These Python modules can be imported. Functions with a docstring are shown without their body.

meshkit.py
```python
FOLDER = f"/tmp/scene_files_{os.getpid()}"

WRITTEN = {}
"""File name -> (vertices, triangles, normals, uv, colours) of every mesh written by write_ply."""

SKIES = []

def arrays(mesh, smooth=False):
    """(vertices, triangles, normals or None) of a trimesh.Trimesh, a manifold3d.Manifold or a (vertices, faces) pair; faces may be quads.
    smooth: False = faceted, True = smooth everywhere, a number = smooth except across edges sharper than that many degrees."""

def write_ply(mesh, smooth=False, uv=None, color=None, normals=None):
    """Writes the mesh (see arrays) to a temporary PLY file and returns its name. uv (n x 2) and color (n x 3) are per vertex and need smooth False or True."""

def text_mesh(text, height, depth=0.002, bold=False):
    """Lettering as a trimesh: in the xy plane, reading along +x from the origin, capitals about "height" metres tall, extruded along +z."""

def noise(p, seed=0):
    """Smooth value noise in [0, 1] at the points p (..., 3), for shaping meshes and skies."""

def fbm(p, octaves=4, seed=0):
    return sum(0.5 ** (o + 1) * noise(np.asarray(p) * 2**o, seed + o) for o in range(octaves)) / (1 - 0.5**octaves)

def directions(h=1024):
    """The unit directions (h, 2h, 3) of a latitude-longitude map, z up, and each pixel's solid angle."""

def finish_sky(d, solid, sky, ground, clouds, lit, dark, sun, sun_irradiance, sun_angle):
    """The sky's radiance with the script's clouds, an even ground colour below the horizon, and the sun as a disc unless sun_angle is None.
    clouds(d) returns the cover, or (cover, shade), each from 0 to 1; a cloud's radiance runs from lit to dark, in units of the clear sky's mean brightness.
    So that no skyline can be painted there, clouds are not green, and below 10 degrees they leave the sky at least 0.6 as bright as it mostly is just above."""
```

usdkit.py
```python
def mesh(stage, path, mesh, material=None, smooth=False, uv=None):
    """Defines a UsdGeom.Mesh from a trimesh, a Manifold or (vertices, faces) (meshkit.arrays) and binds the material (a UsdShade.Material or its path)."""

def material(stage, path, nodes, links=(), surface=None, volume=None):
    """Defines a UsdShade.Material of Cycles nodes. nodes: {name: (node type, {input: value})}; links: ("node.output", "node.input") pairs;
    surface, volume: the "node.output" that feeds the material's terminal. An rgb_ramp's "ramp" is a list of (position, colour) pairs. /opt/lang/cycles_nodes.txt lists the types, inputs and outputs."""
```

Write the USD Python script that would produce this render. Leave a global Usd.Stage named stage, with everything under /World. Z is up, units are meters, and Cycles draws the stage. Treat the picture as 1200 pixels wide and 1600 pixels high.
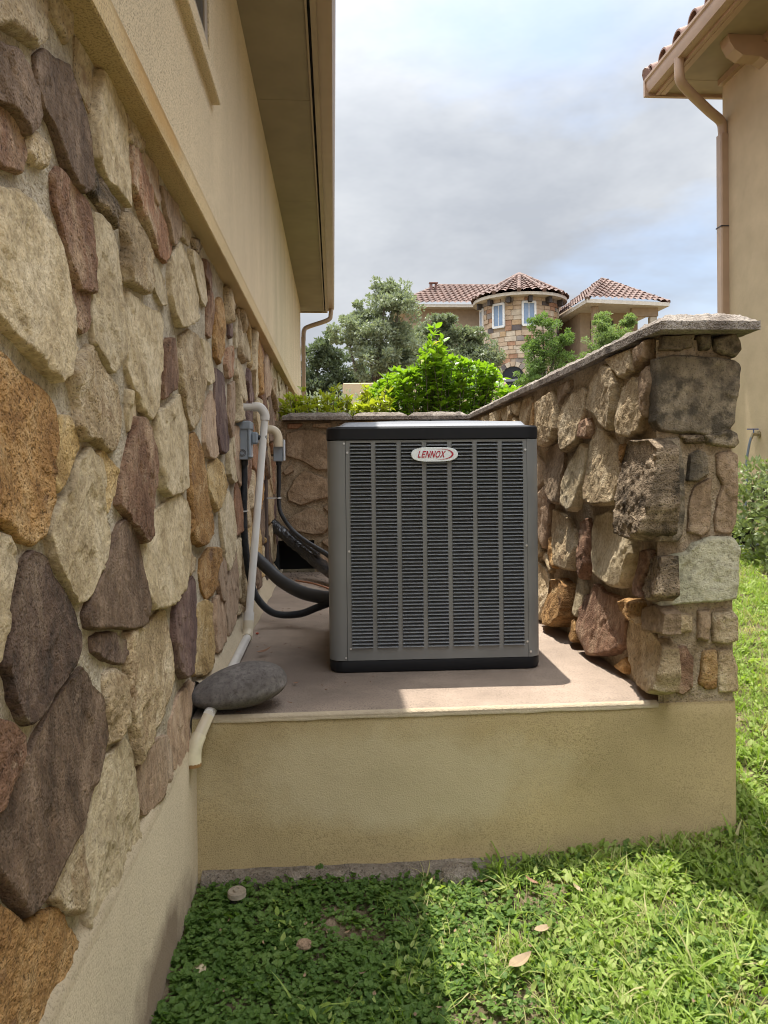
import math, random
import numpy as np
import trimesh, shapely
from shapely.geometry import Polygon, MultiPolygon, box as sbox, LineString
from shapely.ops import unary_union
from scipy.spatial import Delaunay, Voronoi
import usdkit, meshkit
from pxr import Usd, UsdGeom, UsdLux, UsdShade, Gf, Sdf, Vt

stage = Usd.Stage.CreateInMemory()
UsdGeom.SetStageUpAxis(stage, UsdGeom.Tokens.z)
UsdGeom.SetStageMetersPerUnit(stage, 1.0)
UsdGeom.Xform.Define(stage, '/World')
UsdGeom.Scope.Define(stage, '/World/Looks')

# ------------------------------------------------------------------ camera
YAW, PITCH, ROLL = 0.06845, 0.012, 0.0115
cam = UsdGeom.Camera.Define(stage, '/World/camera')
f = np.array([math.sin(YAW) * math.cos(PITCH), math.cos(YAW) * math.cos(PITCH), -math.sin(PITCH)])
r0 = np.array([math.cos(YAW), -math.sin(YAW), 0.0]); u0 = np.cross(r0, f)
r = math.cos(ROLL) * r0 - math.sin(ROLL) * u0
u = math.sin(ROLL) * r0 + math.cos(ROLL) * u0
cam.AddTransformOp().Set(Gf.Matrix4d(*r, 0, *u, 0, *(-f), 0, 0, 0, 0, 1))
cam.CreateFocalLengthAttr(34.5)
cam.CreateHorizontalApertureAttr(36.0)
cam.CreateVerticalApertureAttr(48.0)
cam.CreateHorizontalApertureOffsetAttr(0.0)
cam.CreateVerticalApertureOffsetAttr(-1.713)
cam.CreateClippingRangeAttr(Gf.Vec2f(0.05, 3000))
cam.CreateExposureAttr(1.42)

# ------------------------------------------------------------------ sun and sky
to_sun = np.array([-0.060, 0.228, 1.0]); to_sun /= np.linalg.norm(to_sun)
SUN_EL = math.asin(to_sun[2]); SUN_ROT = math.atan2(to_sun[0], to_sun[1])
sun = UsdLux.DistantLight.Define(stage, '/World/sun')
sun.CreateNormalizeAttr(True); sun.CreateIntensityAttr(0.72); sun.CreateAngleAttr(0.5)
sun.CreateColorAttr(Gf.Vec3f(1.0, 0.95, 0.87))
sx = np.cross([0, 1, 0], to_sun); sx /= np.linalg.norm(sx); sy = np.cross(to_sun, sx)
sun.AddTransformOp().Set(Gf.Matrix4d(*sx, 0, *sy, 0, *to_sun, 0, 0, 0, 0, 1))
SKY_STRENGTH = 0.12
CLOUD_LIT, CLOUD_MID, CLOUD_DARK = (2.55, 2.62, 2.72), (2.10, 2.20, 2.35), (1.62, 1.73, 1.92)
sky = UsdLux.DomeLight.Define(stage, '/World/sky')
sky_mat = usdkit.material(stage, '/World/Looks/sky_look', {
    'tc': ('texture_coordinate', {}),
    'sky': ('sky_texture', {'sky_type': 'single_scattering', 'sun_disc': False, 'sun_elevation': SUN_EL, 'sun_rotation': SUN_ROT}),
    'map': ('mapping', {'scale': (1.0, 1.0, 2.2), 'location': (3.1, 0.4, 1.7)}),
    'n1': ('noise_texture', {'scale': 1.7, 'detail': 9.0, 'roughness': 0.52, 'distortion': 0.25}),
    'map2': ('mapping', {'scale': (1.0, 1.0, 2.0), 'location': (5.1, 1.2, 2.35)}),
    'n2': ('noise_texture', {'scale': 2.7, 'detail': 9.0, 'roughness': 0.58, 'distortion': 0.15}),
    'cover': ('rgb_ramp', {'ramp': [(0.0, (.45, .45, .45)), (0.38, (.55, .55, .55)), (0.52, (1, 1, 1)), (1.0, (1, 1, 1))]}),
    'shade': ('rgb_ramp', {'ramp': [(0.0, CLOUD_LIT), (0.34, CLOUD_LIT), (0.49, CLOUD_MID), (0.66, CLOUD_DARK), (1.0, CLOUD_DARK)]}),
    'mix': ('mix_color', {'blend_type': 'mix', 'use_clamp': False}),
    'sep': ('separate_xyz', {}), 'z2': ('math', {'math_type': 'multiply'}), 'z4': ('math', {'math_type': 'multiply'}), 'zenith_lift': ('math', {'math_type': 'multiply_add', 'value2': 6.0, 'value3': 1.0}),  # cloud brightening towards the zenith, above the view, added to lift the shade
    'zenith_lift_rgb': ('combine_xyz', {}), 'cl': ('mix_color', {'blend_type': 'multiply', 'fac': 1.0, 'use_clamp': False}),
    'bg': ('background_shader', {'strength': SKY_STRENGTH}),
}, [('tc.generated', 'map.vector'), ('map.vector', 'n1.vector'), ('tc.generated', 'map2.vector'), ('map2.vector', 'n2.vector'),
    ('n1.fac', 'cover.fac'), ('n2.fac', 'shade.fac'), ('cover.color', 'mix.fac'), ('sky.color', 'mix.a'), ('tc.generated', 'sep.vector'), ('sep.z', 'z2.value1'), ('sep.z', 'z2.value2'), ('z2.value', 'z4.value1'), ('z2.value', 'z4.value2'), ('z4.value', 'zenith_lift.value1'),
    ('zenith_lift.value', 'zenith_lift_rgb.x'), ('zenith_lift.value', 'zenith_lift_rgb.y'), ('zenith_lift.value', 'zenith_lift_rgb.z'), ('shade.color', 'cl.a'), ('zenith_lift_rgb.vector', 'cl.b'), ('cl.result', 'mix.b'),
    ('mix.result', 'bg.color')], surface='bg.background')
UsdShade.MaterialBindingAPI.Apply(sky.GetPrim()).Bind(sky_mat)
sky.GetPrim().SetCustomDataByKey('kind', 'structure')

# ------------------------------------------------------------------ helpers
used_names, base_of = {}, {'/World': np.zeros(3)}
def numbered(parent, name):
    k = (parent, name); n = used_names.get(k, 0); used_names[k] = n + 1
    return name if n == 0 else f'{name}_{n:03d}'

def tag(prim, label=None, cat=None, group=None, kind=None):
    for key, v in (('label', label), ('category', cat), ('group', group), ('kind', kind)):
        if v: prim.SetCustomDataByKey(key, v)

def thing(name, label, cat, loc=(0, 0, 0), group=None, kind=None):
    path = '/World/' + numbered('/World', name)
    x = UsdGeom.Xform.Define(stage, path); x.AddTranslateOp().Set(Gf.Vec3d(*map(float, loc)))
    base_of[path] = np.array(loc, float)
    tag(x.GetPrim(), label, cat, group, kind)
    return path

def part(parent, name, mesh, mat, smooth=False, label=None, kind=None):
    path = parent + '/' + numbered(parent, name)
    root = '/'.join(path.split('/')[:3])
    b = base_of.get(root, np.zeros(3))
    base_of[path] = b
    v, fc = (mesh.vertices, mesh.faces) if hasattr(mesh, 'vertices') else mesh
    m = usdkit.mesh(stage, path, (np.asarray(v, float) - b, np.asarray(fc)), mat, smooth=smooth)
    m.CreateDoubleSidedAttr(True)
    tag(m.GetPrim(), label, None, None, kind)
    return path

def solo(name, mesh, mat, label, cat, smooth=False, group=None, kind=None):
    p = part('/World', name, mesh, mat, smooth)
    tag(stage.GetPrimAtPath(p), label, cat, group, kind)
    return p

def join(*ms):
    V, F, n = [], [], 0
    for m in ms:
        v, fc = (np.asarray(m.vertices), np.asarray(m.faces)) if hasattr(m, 'vertices') else (np.asarray(m[0], float), np.asarray(m[1]))
        if fc.shape[1] == 4: fc = np.vstack([fc[:, [0, 1, 2]], fc[:, [0, 2, 3]]])
        V.append(v); F.append(fc + n); n += len(v)
    return np.vstack(V), np.vstack(F)

def bx(x0, y0, z0, x1, y1, z1, b=0.0):
    lo, hi = np.minimum((x0, y0, z0), (x1, y1, z1)), np.maximum((x0, y0, z0), (x1, y1, z1))
    if b <= 0:
        m = trimesh.creation.box(hi - lo); m.apply_translation((lo + hi) / 2); return m
    pts = []
    for s in np.ndindex(2, 2, 2):
        for k in range(3):
            p = []
            for a in range(3):
                e = b if a != k else 0.0
                p.append(lo[a] + e if s[a] == 0 else hi[a] - e)
            pts.append(p)
    return trimesh.convex.convex_hull(np.array(pts))

def smooth_path(pts, n=8):
    p = np.array(pts, float); p = np.vstack([2 * p[0] - p[1], p, 2 * p[-1] - p[-2]]); out = []
    for i in range(1, len(p) - 2):
        for t in np.linspace(0, 1, n, endpoint=False):
            a, b, c, d = p[i - 1:i + 3]
            out.append(0.5 * (2 * b + (c - a) * t + (2 * a - 5 * b + 4 * c - d) * t * t + (3 * b - a - 3 * c + d) * t ** 3))
    out.append(p[-2]); return np.array(out)

def tube(path, rad, sides=12, caps=True):
    p = np.array(path, float); n = len(p); rad = np.broadcast_to(np.asarray(rad, float), (n,))
    t = np.gradient(p, axis=0); t /= np.linalg.norm(t, axis=1, keepdims=True) + 1e-12
    up = np.array([0, 0, 1.0]) if abs(t[0, 2]) < 0.9 else np.array([1.0, 0, 0])
    a = np.cross(t[0], up); a /= np.linalg.norm(a); V = []
    ang = np.linspace(0, 2 * np.pi, sides, endpoint=False)
    for i in range(n):
        a = a - t[i] * (a @ t[i]); a /= np.linalg.norm(a); b = np.cross(t[i], a)
        V.append(p[i] + rad[i] * (np.cos(ang)[:, None] * a + np.sin(ang)[:, None] * b))
    V = np.vstack(V); i, j = np.meshgrid(np.arange(n - 1), np.arange(sides), indexing='ij'); j2 = (j + 1) % sides
    q = np.stack([i * sides + j, i * sides + j2, (i + 1) * sides + j2, (i + 1) * sides + j], -1).reshape(-1, 4)
    F = [np.vstack([q[:, [0, 1, 2]], q[:, [0, 2, 3]]])]
    if caps:
        V = np.vstack([V, p[0], p[-1]]); k = np.arange(sides); k2 = (k + 1) % sides
        F.append(np.stack([np.full(sides, n * sides), k2, k], 1))
        F.append(np.stack([np.full(sides, n * sides + 1), (n - 1) * sides + k, (n - 1) * sides + k2], 1))
    return V, np.vstack(F)

def disc(c, axis, rad, h, sides=10):
    c = np.array(c, float); a = np.array(axis, float); a /= np.linalg.norm(a)
    return tube([c, c + a * h], rad, sides)

def prism(profile, axis, a, b):
    """A closed 2D profile extruded along an axis; the profile is in the other two axes, in order."""
    pr = np.array(profile, float); n = len(pr); oth = [k for k in range(3) if k != axis]
    m = trimesh.creation.extrude_polygon(Polygon(pr), 1.0, engine='earcut')
    v = np.array(m.vertices); o = np.zeros_like(v)
    o[:, oth[0]], o[:, oth[1]] = v[:, 0], v[:, 1]; o[:, axis] = a + (b - a) * v[:, 2]
    return o, np.array(m.faces)

def grid(us, vs, fn):
    U, V = np.meshgrid(us, vs, indexing='ij'); P = fn(U.ravel(), V.ravel())
    a, b = len(us), len(vs); i, j = np.meshgrid(np.arange(a - 1), np.arange(b - 1), indexing='ij')
    k = (i * b + j).ravel()
    return P, np.vstack([np.stack([k, k + b, k + b + 1], 1), np.stack([k, k + b + 1, k + 1], 1)])

def noise2(u_, v_, s, seed=0, octv=3):
    return meshkit.fbm(np.stack([np.asarray(u_) * s, np.asarray(v_) * s, np.full(np.shape(u_), 0.37 + seed)], -1), octv, seed)

# ------------------------------------------------------------------ materials
def lk(name): return '/World/Looks/' + name
def mat(name, nodes, links, surface='p.BSDF'): return usdkit.material(stage, lk(name), nodes, links, surface=surface)

def plain(name, col, rough=0.5, metal=0.0, spec=0.5, var=0.12, nscale=6.0, bump=0.0, bscale=80.0, coat=0.0):
    lo = tuple(c * (1 - var) for c in col); hi = tuple(c * (1 + var) for c in col)
    nodes = {'g': ('geometry', {}), 'n': ('noise_texture', {'scale': nscale, 'detail': 3.0, 'roughness': 0.6}),
             'r': ('rgb_ramp', {'ramp': [(0.3, lo), (0.7, hi)]}),
             'p': ('principled_bsdf', {'roughness': rough, 'metallic': metal, 'specular_ior_level': spec, 'coat_weight': coat})}
    links = [('g.position', 'n.vector'), ('n.fac', 'r.fac'), ('r.color', 'p.base_color')]
    if bump:
        nodes |= {'bn': ('noise_texture', {'scale': bscale, 'detail': 2.0, 'roughness': 0.6}), 'b': ('bump', {'strength': bump, 'distance': 0.01})}
        links += [('g.position', 'bn.vector'), ('bn.fac', 'b.height'), ('b.normal', 'p.normal')]
    return mat(name, nodes, links)

def stone_mat(name, c1, c2, c3, pit=0.5, bump=0.5, streak=1.0, lich=None):
    nodes = {'g': ('geometry', {}), 'oi': ('object_info', {}),
             'm': ('mapping', {'scale': (1.0, 1.0, streak)}), 'n1': ('noise_texture', {'scale': 6.5, 'detail': 5.0, 'roughness': 0.70, 'distortion': 0.6}),
             'r1': ('rgb_ramp', {'ramp': [(0.34, c1), (0.5, c2), (0.66, c3)]}),
             'n2': ('noise_texture', {'scale': 60.0, 'detail': 3.0, 'roughness': 0.58}),
             'r2': ('rgb_ramp', {'ramp': [(0.3, (0.62, 0.60, 0.58)), (0.52, (1, 1, 1)), (0.75, (1.22, 1.2, 1.16))]}),
             'n3': ('noise_texture', {'scale': 170.0, 'detail': 1.0, 'roughness': 0.5}),
             'r3': ('rgb_ramp', {'ramp': [(0.30, (1 - pit,) * 3), (0.40, (1, 1, 1))]}),
             'mx1': ('mix_color', {'blend_type': 'multiply', 'fac': 0.8}), 'mx2': ('mix_color', {'blend_type': 'multiply', 'fac': 1.0}),
             'mr': ('map_range', {'to_min': 0.86, 'to_max': 1.14}), 'h': ('hsv', {}),
             'b1': ('bump', {'strength': min(1, bump * .75), 'distance': 0.014}), 'b2': ('bump', {'strength': min(1, bump), 'distance': 0.006}),
             'p': ('principled_bsdf', {'roughness': 0.9, 'specular_ior_level': 0.25})}
    links = [('g.position', 'm.vector'), ('m.vector', 'n1.vector'), ('n1.fac', 'r1.fac'), ('m.vector', 'n2.vector'), ('n2.fac', 'r2.fac'),
             ('g.position', 'n3.vector'), ('n3.fac', 'r3.fac'), ('r1.color', 'mx1.a'), ('r2.color', 'mx1.b'), ('mx1.result', 'mx2.a'), ('r3.color', 'mx2.b'),
             ('oi.random', 'mr.value'), ('mr.result', 'h.value'), ('mx2.result', 'h.color'),
             ('n2.fac', 'b1.height'), ('n3.fac', 'b2.height'), ('b1.normal', 'b2.normal'), ('b2.normal', 'p.normal')]
    out = 'h.color'
    if lich:
        nodes |= {'n4': ('noise_texture', {'scale': 9.0, 'detail': 5.0, 'roughness': 0.7}), 'r4': ('rgb_ramp', {'ramp': [(lich[1], (0, 0, 0)), (lich[1] + 0.13, (1, 1, 1))]}),
                  'mx4': ('mix_color', {'blend_type': 'mix', 'b': lich[0]})}
        links += [('g.position', 'n4.vector'), ('n4.fac', 'r4.fac'), ('r4.color', 'mx4.fac'), (out, 'mx4.a')]; out = 'mx4.result'
    links.append((out, 'p.base_color'))
    return mat(name, nodes, links)

STONE = {
 'C': stone_mat('cream_limestone', (.34, .26, .15), (.49, .395, .25), (.57, .475, .325), .3, .38, 1.0, ((.37, .28, .16), .58)),
 'T': stone_mat('tan_sandstone', (.25, .18, .10), (.41, .31, .185), (.54, .44, .30), .5, .65, 1.0, ((.24, .155, .085), .57)),
 'G': stone_mat('golden_sandstone', (.20, .10, .035), (.37, .21, .08), (.50, .34, .17), .6, .8, 1.2, ((.17, .10, .06), .58)),
 'Y': stone_mat('yellow_sandstone', (.30, .19, .075), (.48, .335, .15), (.56, .44, .26), .5, .7, 1.0, ((.25, .17, .09), .60)),
 'B': stone_mat('brown_sandstone', (.082, .054, .036), (.152, .101, .067), (.25, .175, .12), .45, .6, .5, ((.30, .215, .15), .61)),
 'D': stone_mat('dark_brown_sandstone', (.065, .045, .034), (.14, .092, .066), (.23, .165, .115), .5, .6, .8, ((.24, .19, .12), .60)),
 'V': stone_mat('purple_brown_sandstone', (.10, .063, .056), (.15, .095, .08), (.28, .20, .15), .4, .5, .35),
 'R': stone_mat('red_brown_sandstone', (.115, .062, .038), (.225, .127, .078), (.39, .27, .175), .55, .7, .6, ((.40, .31, .21), .61)),
 'Q': stone_mat('rust_streaked_sandstone', (.20, .10, .055), (.32, .175, .10), (.45, .34, .23), .5, .7, .5),
 'P': stone_mat('pinkish_sandstone', (.27, .18, .115), (.37, .258, .168), (.45, .34, .24), .4, .5, .4),
 'K': stone_mat('grey_weathered_stone', (.05, .038, .025), (.19, .14, .09), (.48, .37, .25), .75, 1.0, 1.0),
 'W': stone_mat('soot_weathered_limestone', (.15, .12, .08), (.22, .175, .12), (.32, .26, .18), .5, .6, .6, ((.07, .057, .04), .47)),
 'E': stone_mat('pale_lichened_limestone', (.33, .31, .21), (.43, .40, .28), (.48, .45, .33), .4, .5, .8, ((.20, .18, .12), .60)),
 'S': stone_mat('dull_brown_limestone', (.19, .128, .075), (.285, .20, .125), (.36, .27, .18), .4, .6, .7, ((.13, .09, .055), .58)),
}
M_mortar = stone_mat('pale_mortar', (.33, .275, .19), (.44, .375, .275), (.51, .445, .34), .35, .7, 1.0, ((.26, .205, .12), .66))
M_mortar2 = stone_mat('brown_mortar', (.20, .145, .085), (.295, .225, .145), (.38, .305, .215), .45, .8, 1.0, ((.16, .12, .07), .60))
M_coping = stone_mat('grey_weathered_coping', (.13, .105, .085), (.22, .185, .155), (.36, .32, .275), .6, 1.0, 1.0, ((.07, .058, .05), .56))

M_x = None
def stucco(name, c, speck=.5, bump=.5, bscale=190., streak=.25, stain=None, vr=.12):
    lo, hi = tuple(x * (1 - vr) for x in c), tuple(x * (1 + vr * .7) for x in c)
    nodes = {'g': ('geometry', {}), 'm': ('mapping', {'scale': (1, 1, streak)}), 'n1': ('noise_texture', {'scale': 2.6, 'detail': 4.0, 'roughness': .65}),
             'r1': ('rgb_ramp', {'ramp': [(.3, lo), (.7, hi)]}), 'n2': ('noise_texture', {'scale': bscale, 'detail': 1.5, 'roughness': .6}),
             'r2': ('rgb_ramp', {'ramp': [(.34, (1 - speck,) * 3), (.49, (1, 1, 1))]}), 'mx': ('mix_color', {'blend_type': 'multiply', 'fac': 1.0}),
             'n3': ('noise_texture', {'scale': 22.0, 'detail': 2.0}), 'b1': ('bump', {'strength': bump * .4, 'distance': .01}), 'b': ('bump', {'strength': bump, 'distance': .004}),
             'p': ('principled_bsdf', {'roughness': .92, 'specular_ior_level': .2})}
    links = [('g.position', 'm.vector'), ('m.vector', 'n1.vector'), ('n1.fac', 'r1.fac'), ('g.position', 'n2.vector'), ('n2.fac', 'r2.fac'), ('r1.color', 'mx.a'), ('r2.color', 'mx.b'),
             ('g.position', 'n3.vector'), ('n3.fac', 'b1.height'), ('n2.fac', 'b.height'), ('b1.normal', 'b.normal'), ('b.normal', 'p.normal')]
    out = 'mx.result'
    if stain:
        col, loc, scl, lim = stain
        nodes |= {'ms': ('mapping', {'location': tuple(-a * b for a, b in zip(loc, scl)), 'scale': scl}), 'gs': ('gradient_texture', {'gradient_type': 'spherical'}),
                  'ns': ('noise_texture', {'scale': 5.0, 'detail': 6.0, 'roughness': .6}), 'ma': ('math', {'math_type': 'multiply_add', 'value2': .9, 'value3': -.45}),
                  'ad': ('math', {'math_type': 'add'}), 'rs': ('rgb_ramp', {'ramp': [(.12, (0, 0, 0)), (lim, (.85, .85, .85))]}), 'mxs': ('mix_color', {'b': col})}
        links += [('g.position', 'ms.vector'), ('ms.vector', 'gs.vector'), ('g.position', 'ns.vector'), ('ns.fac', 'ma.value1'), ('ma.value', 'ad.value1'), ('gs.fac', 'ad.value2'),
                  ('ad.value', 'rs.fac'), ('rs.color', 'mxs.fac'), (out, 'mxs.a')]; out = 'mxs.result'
    links.append((out, 'p.base_color'))
    return mat(name, nodes, links)
M_stucco = stucco('tan_stucco', (.66, .535, .35), .55, .55)
M_band = stucco('tan_band_stucco', (.58, .435, .235), .4, .6, stain=((.45, .27, .09), (-.44, 1.95, .97), (3.0, 1.9, 9.0), .6))
M_plinth = stucco('cream_plinth_stucco', (.53, .44, .305), .25, .35, stain=((.15, .105, .07), (-.485, 2.02, -1.45), (2.5, 1.7, 3.4), .55))
M_padface = stucco('olive_tan_stucco', (.435, .335, .175), .3, .5, 210., 1.0, vr=.16, stain=((.48, .40, .25), (.2, 2.57, -1.1), (1.2, 1.0, 4.0), .5))
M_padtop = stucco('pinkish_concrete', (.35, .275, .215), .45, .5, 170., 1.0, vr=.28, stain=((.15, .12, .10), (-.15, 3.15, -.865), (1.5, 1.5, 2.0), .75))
M_footing = stone_mat('rough_concrete', (.17, .14, .11), (.26, .22, .175), (.36, .32, .265), .5, 1.0)
M_neigh = stucco('warm_beige_stucco', (.55, .42, .27), .12, .3, streak=1.0)
M_soffit = stucco('soffit_board', (.27, .225, .15), .15, .12, 260.)
M_trim = plain('tan_painted_trim', (.30, .225, .14), .55, nscale=4)
M_gutter = plain('brown_gutter_paint', (.33, .235, .155), .38, spec=.5, var=.06)
M_gutter2 = plain('terracotta_tan_paint', (.40, .265, .17), .42, var=.07)
M_black = plain('painted_gap_dark', (.006, .006, .006), .9)  # near-black that paints the darkness inside gaps and holes
M_glass = mat('window_glass', {'t': ('transparent_bsdf', {'color': (.55, .6, .65)}), 'gl': ('glossy_bsdf', {'roughness': .02, 'color': (.9, .95, 1)}), 'fr': ('fresnel', {'IOR': 1.9}), 'mx': ('mix_closure', {})},
              [('fr.fac', 'mx.fac'), ('t.BSDF', 'mx.closure1'), ('gl.BSDF', 'mx.closure2')], surface='mx.closure')

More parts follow.
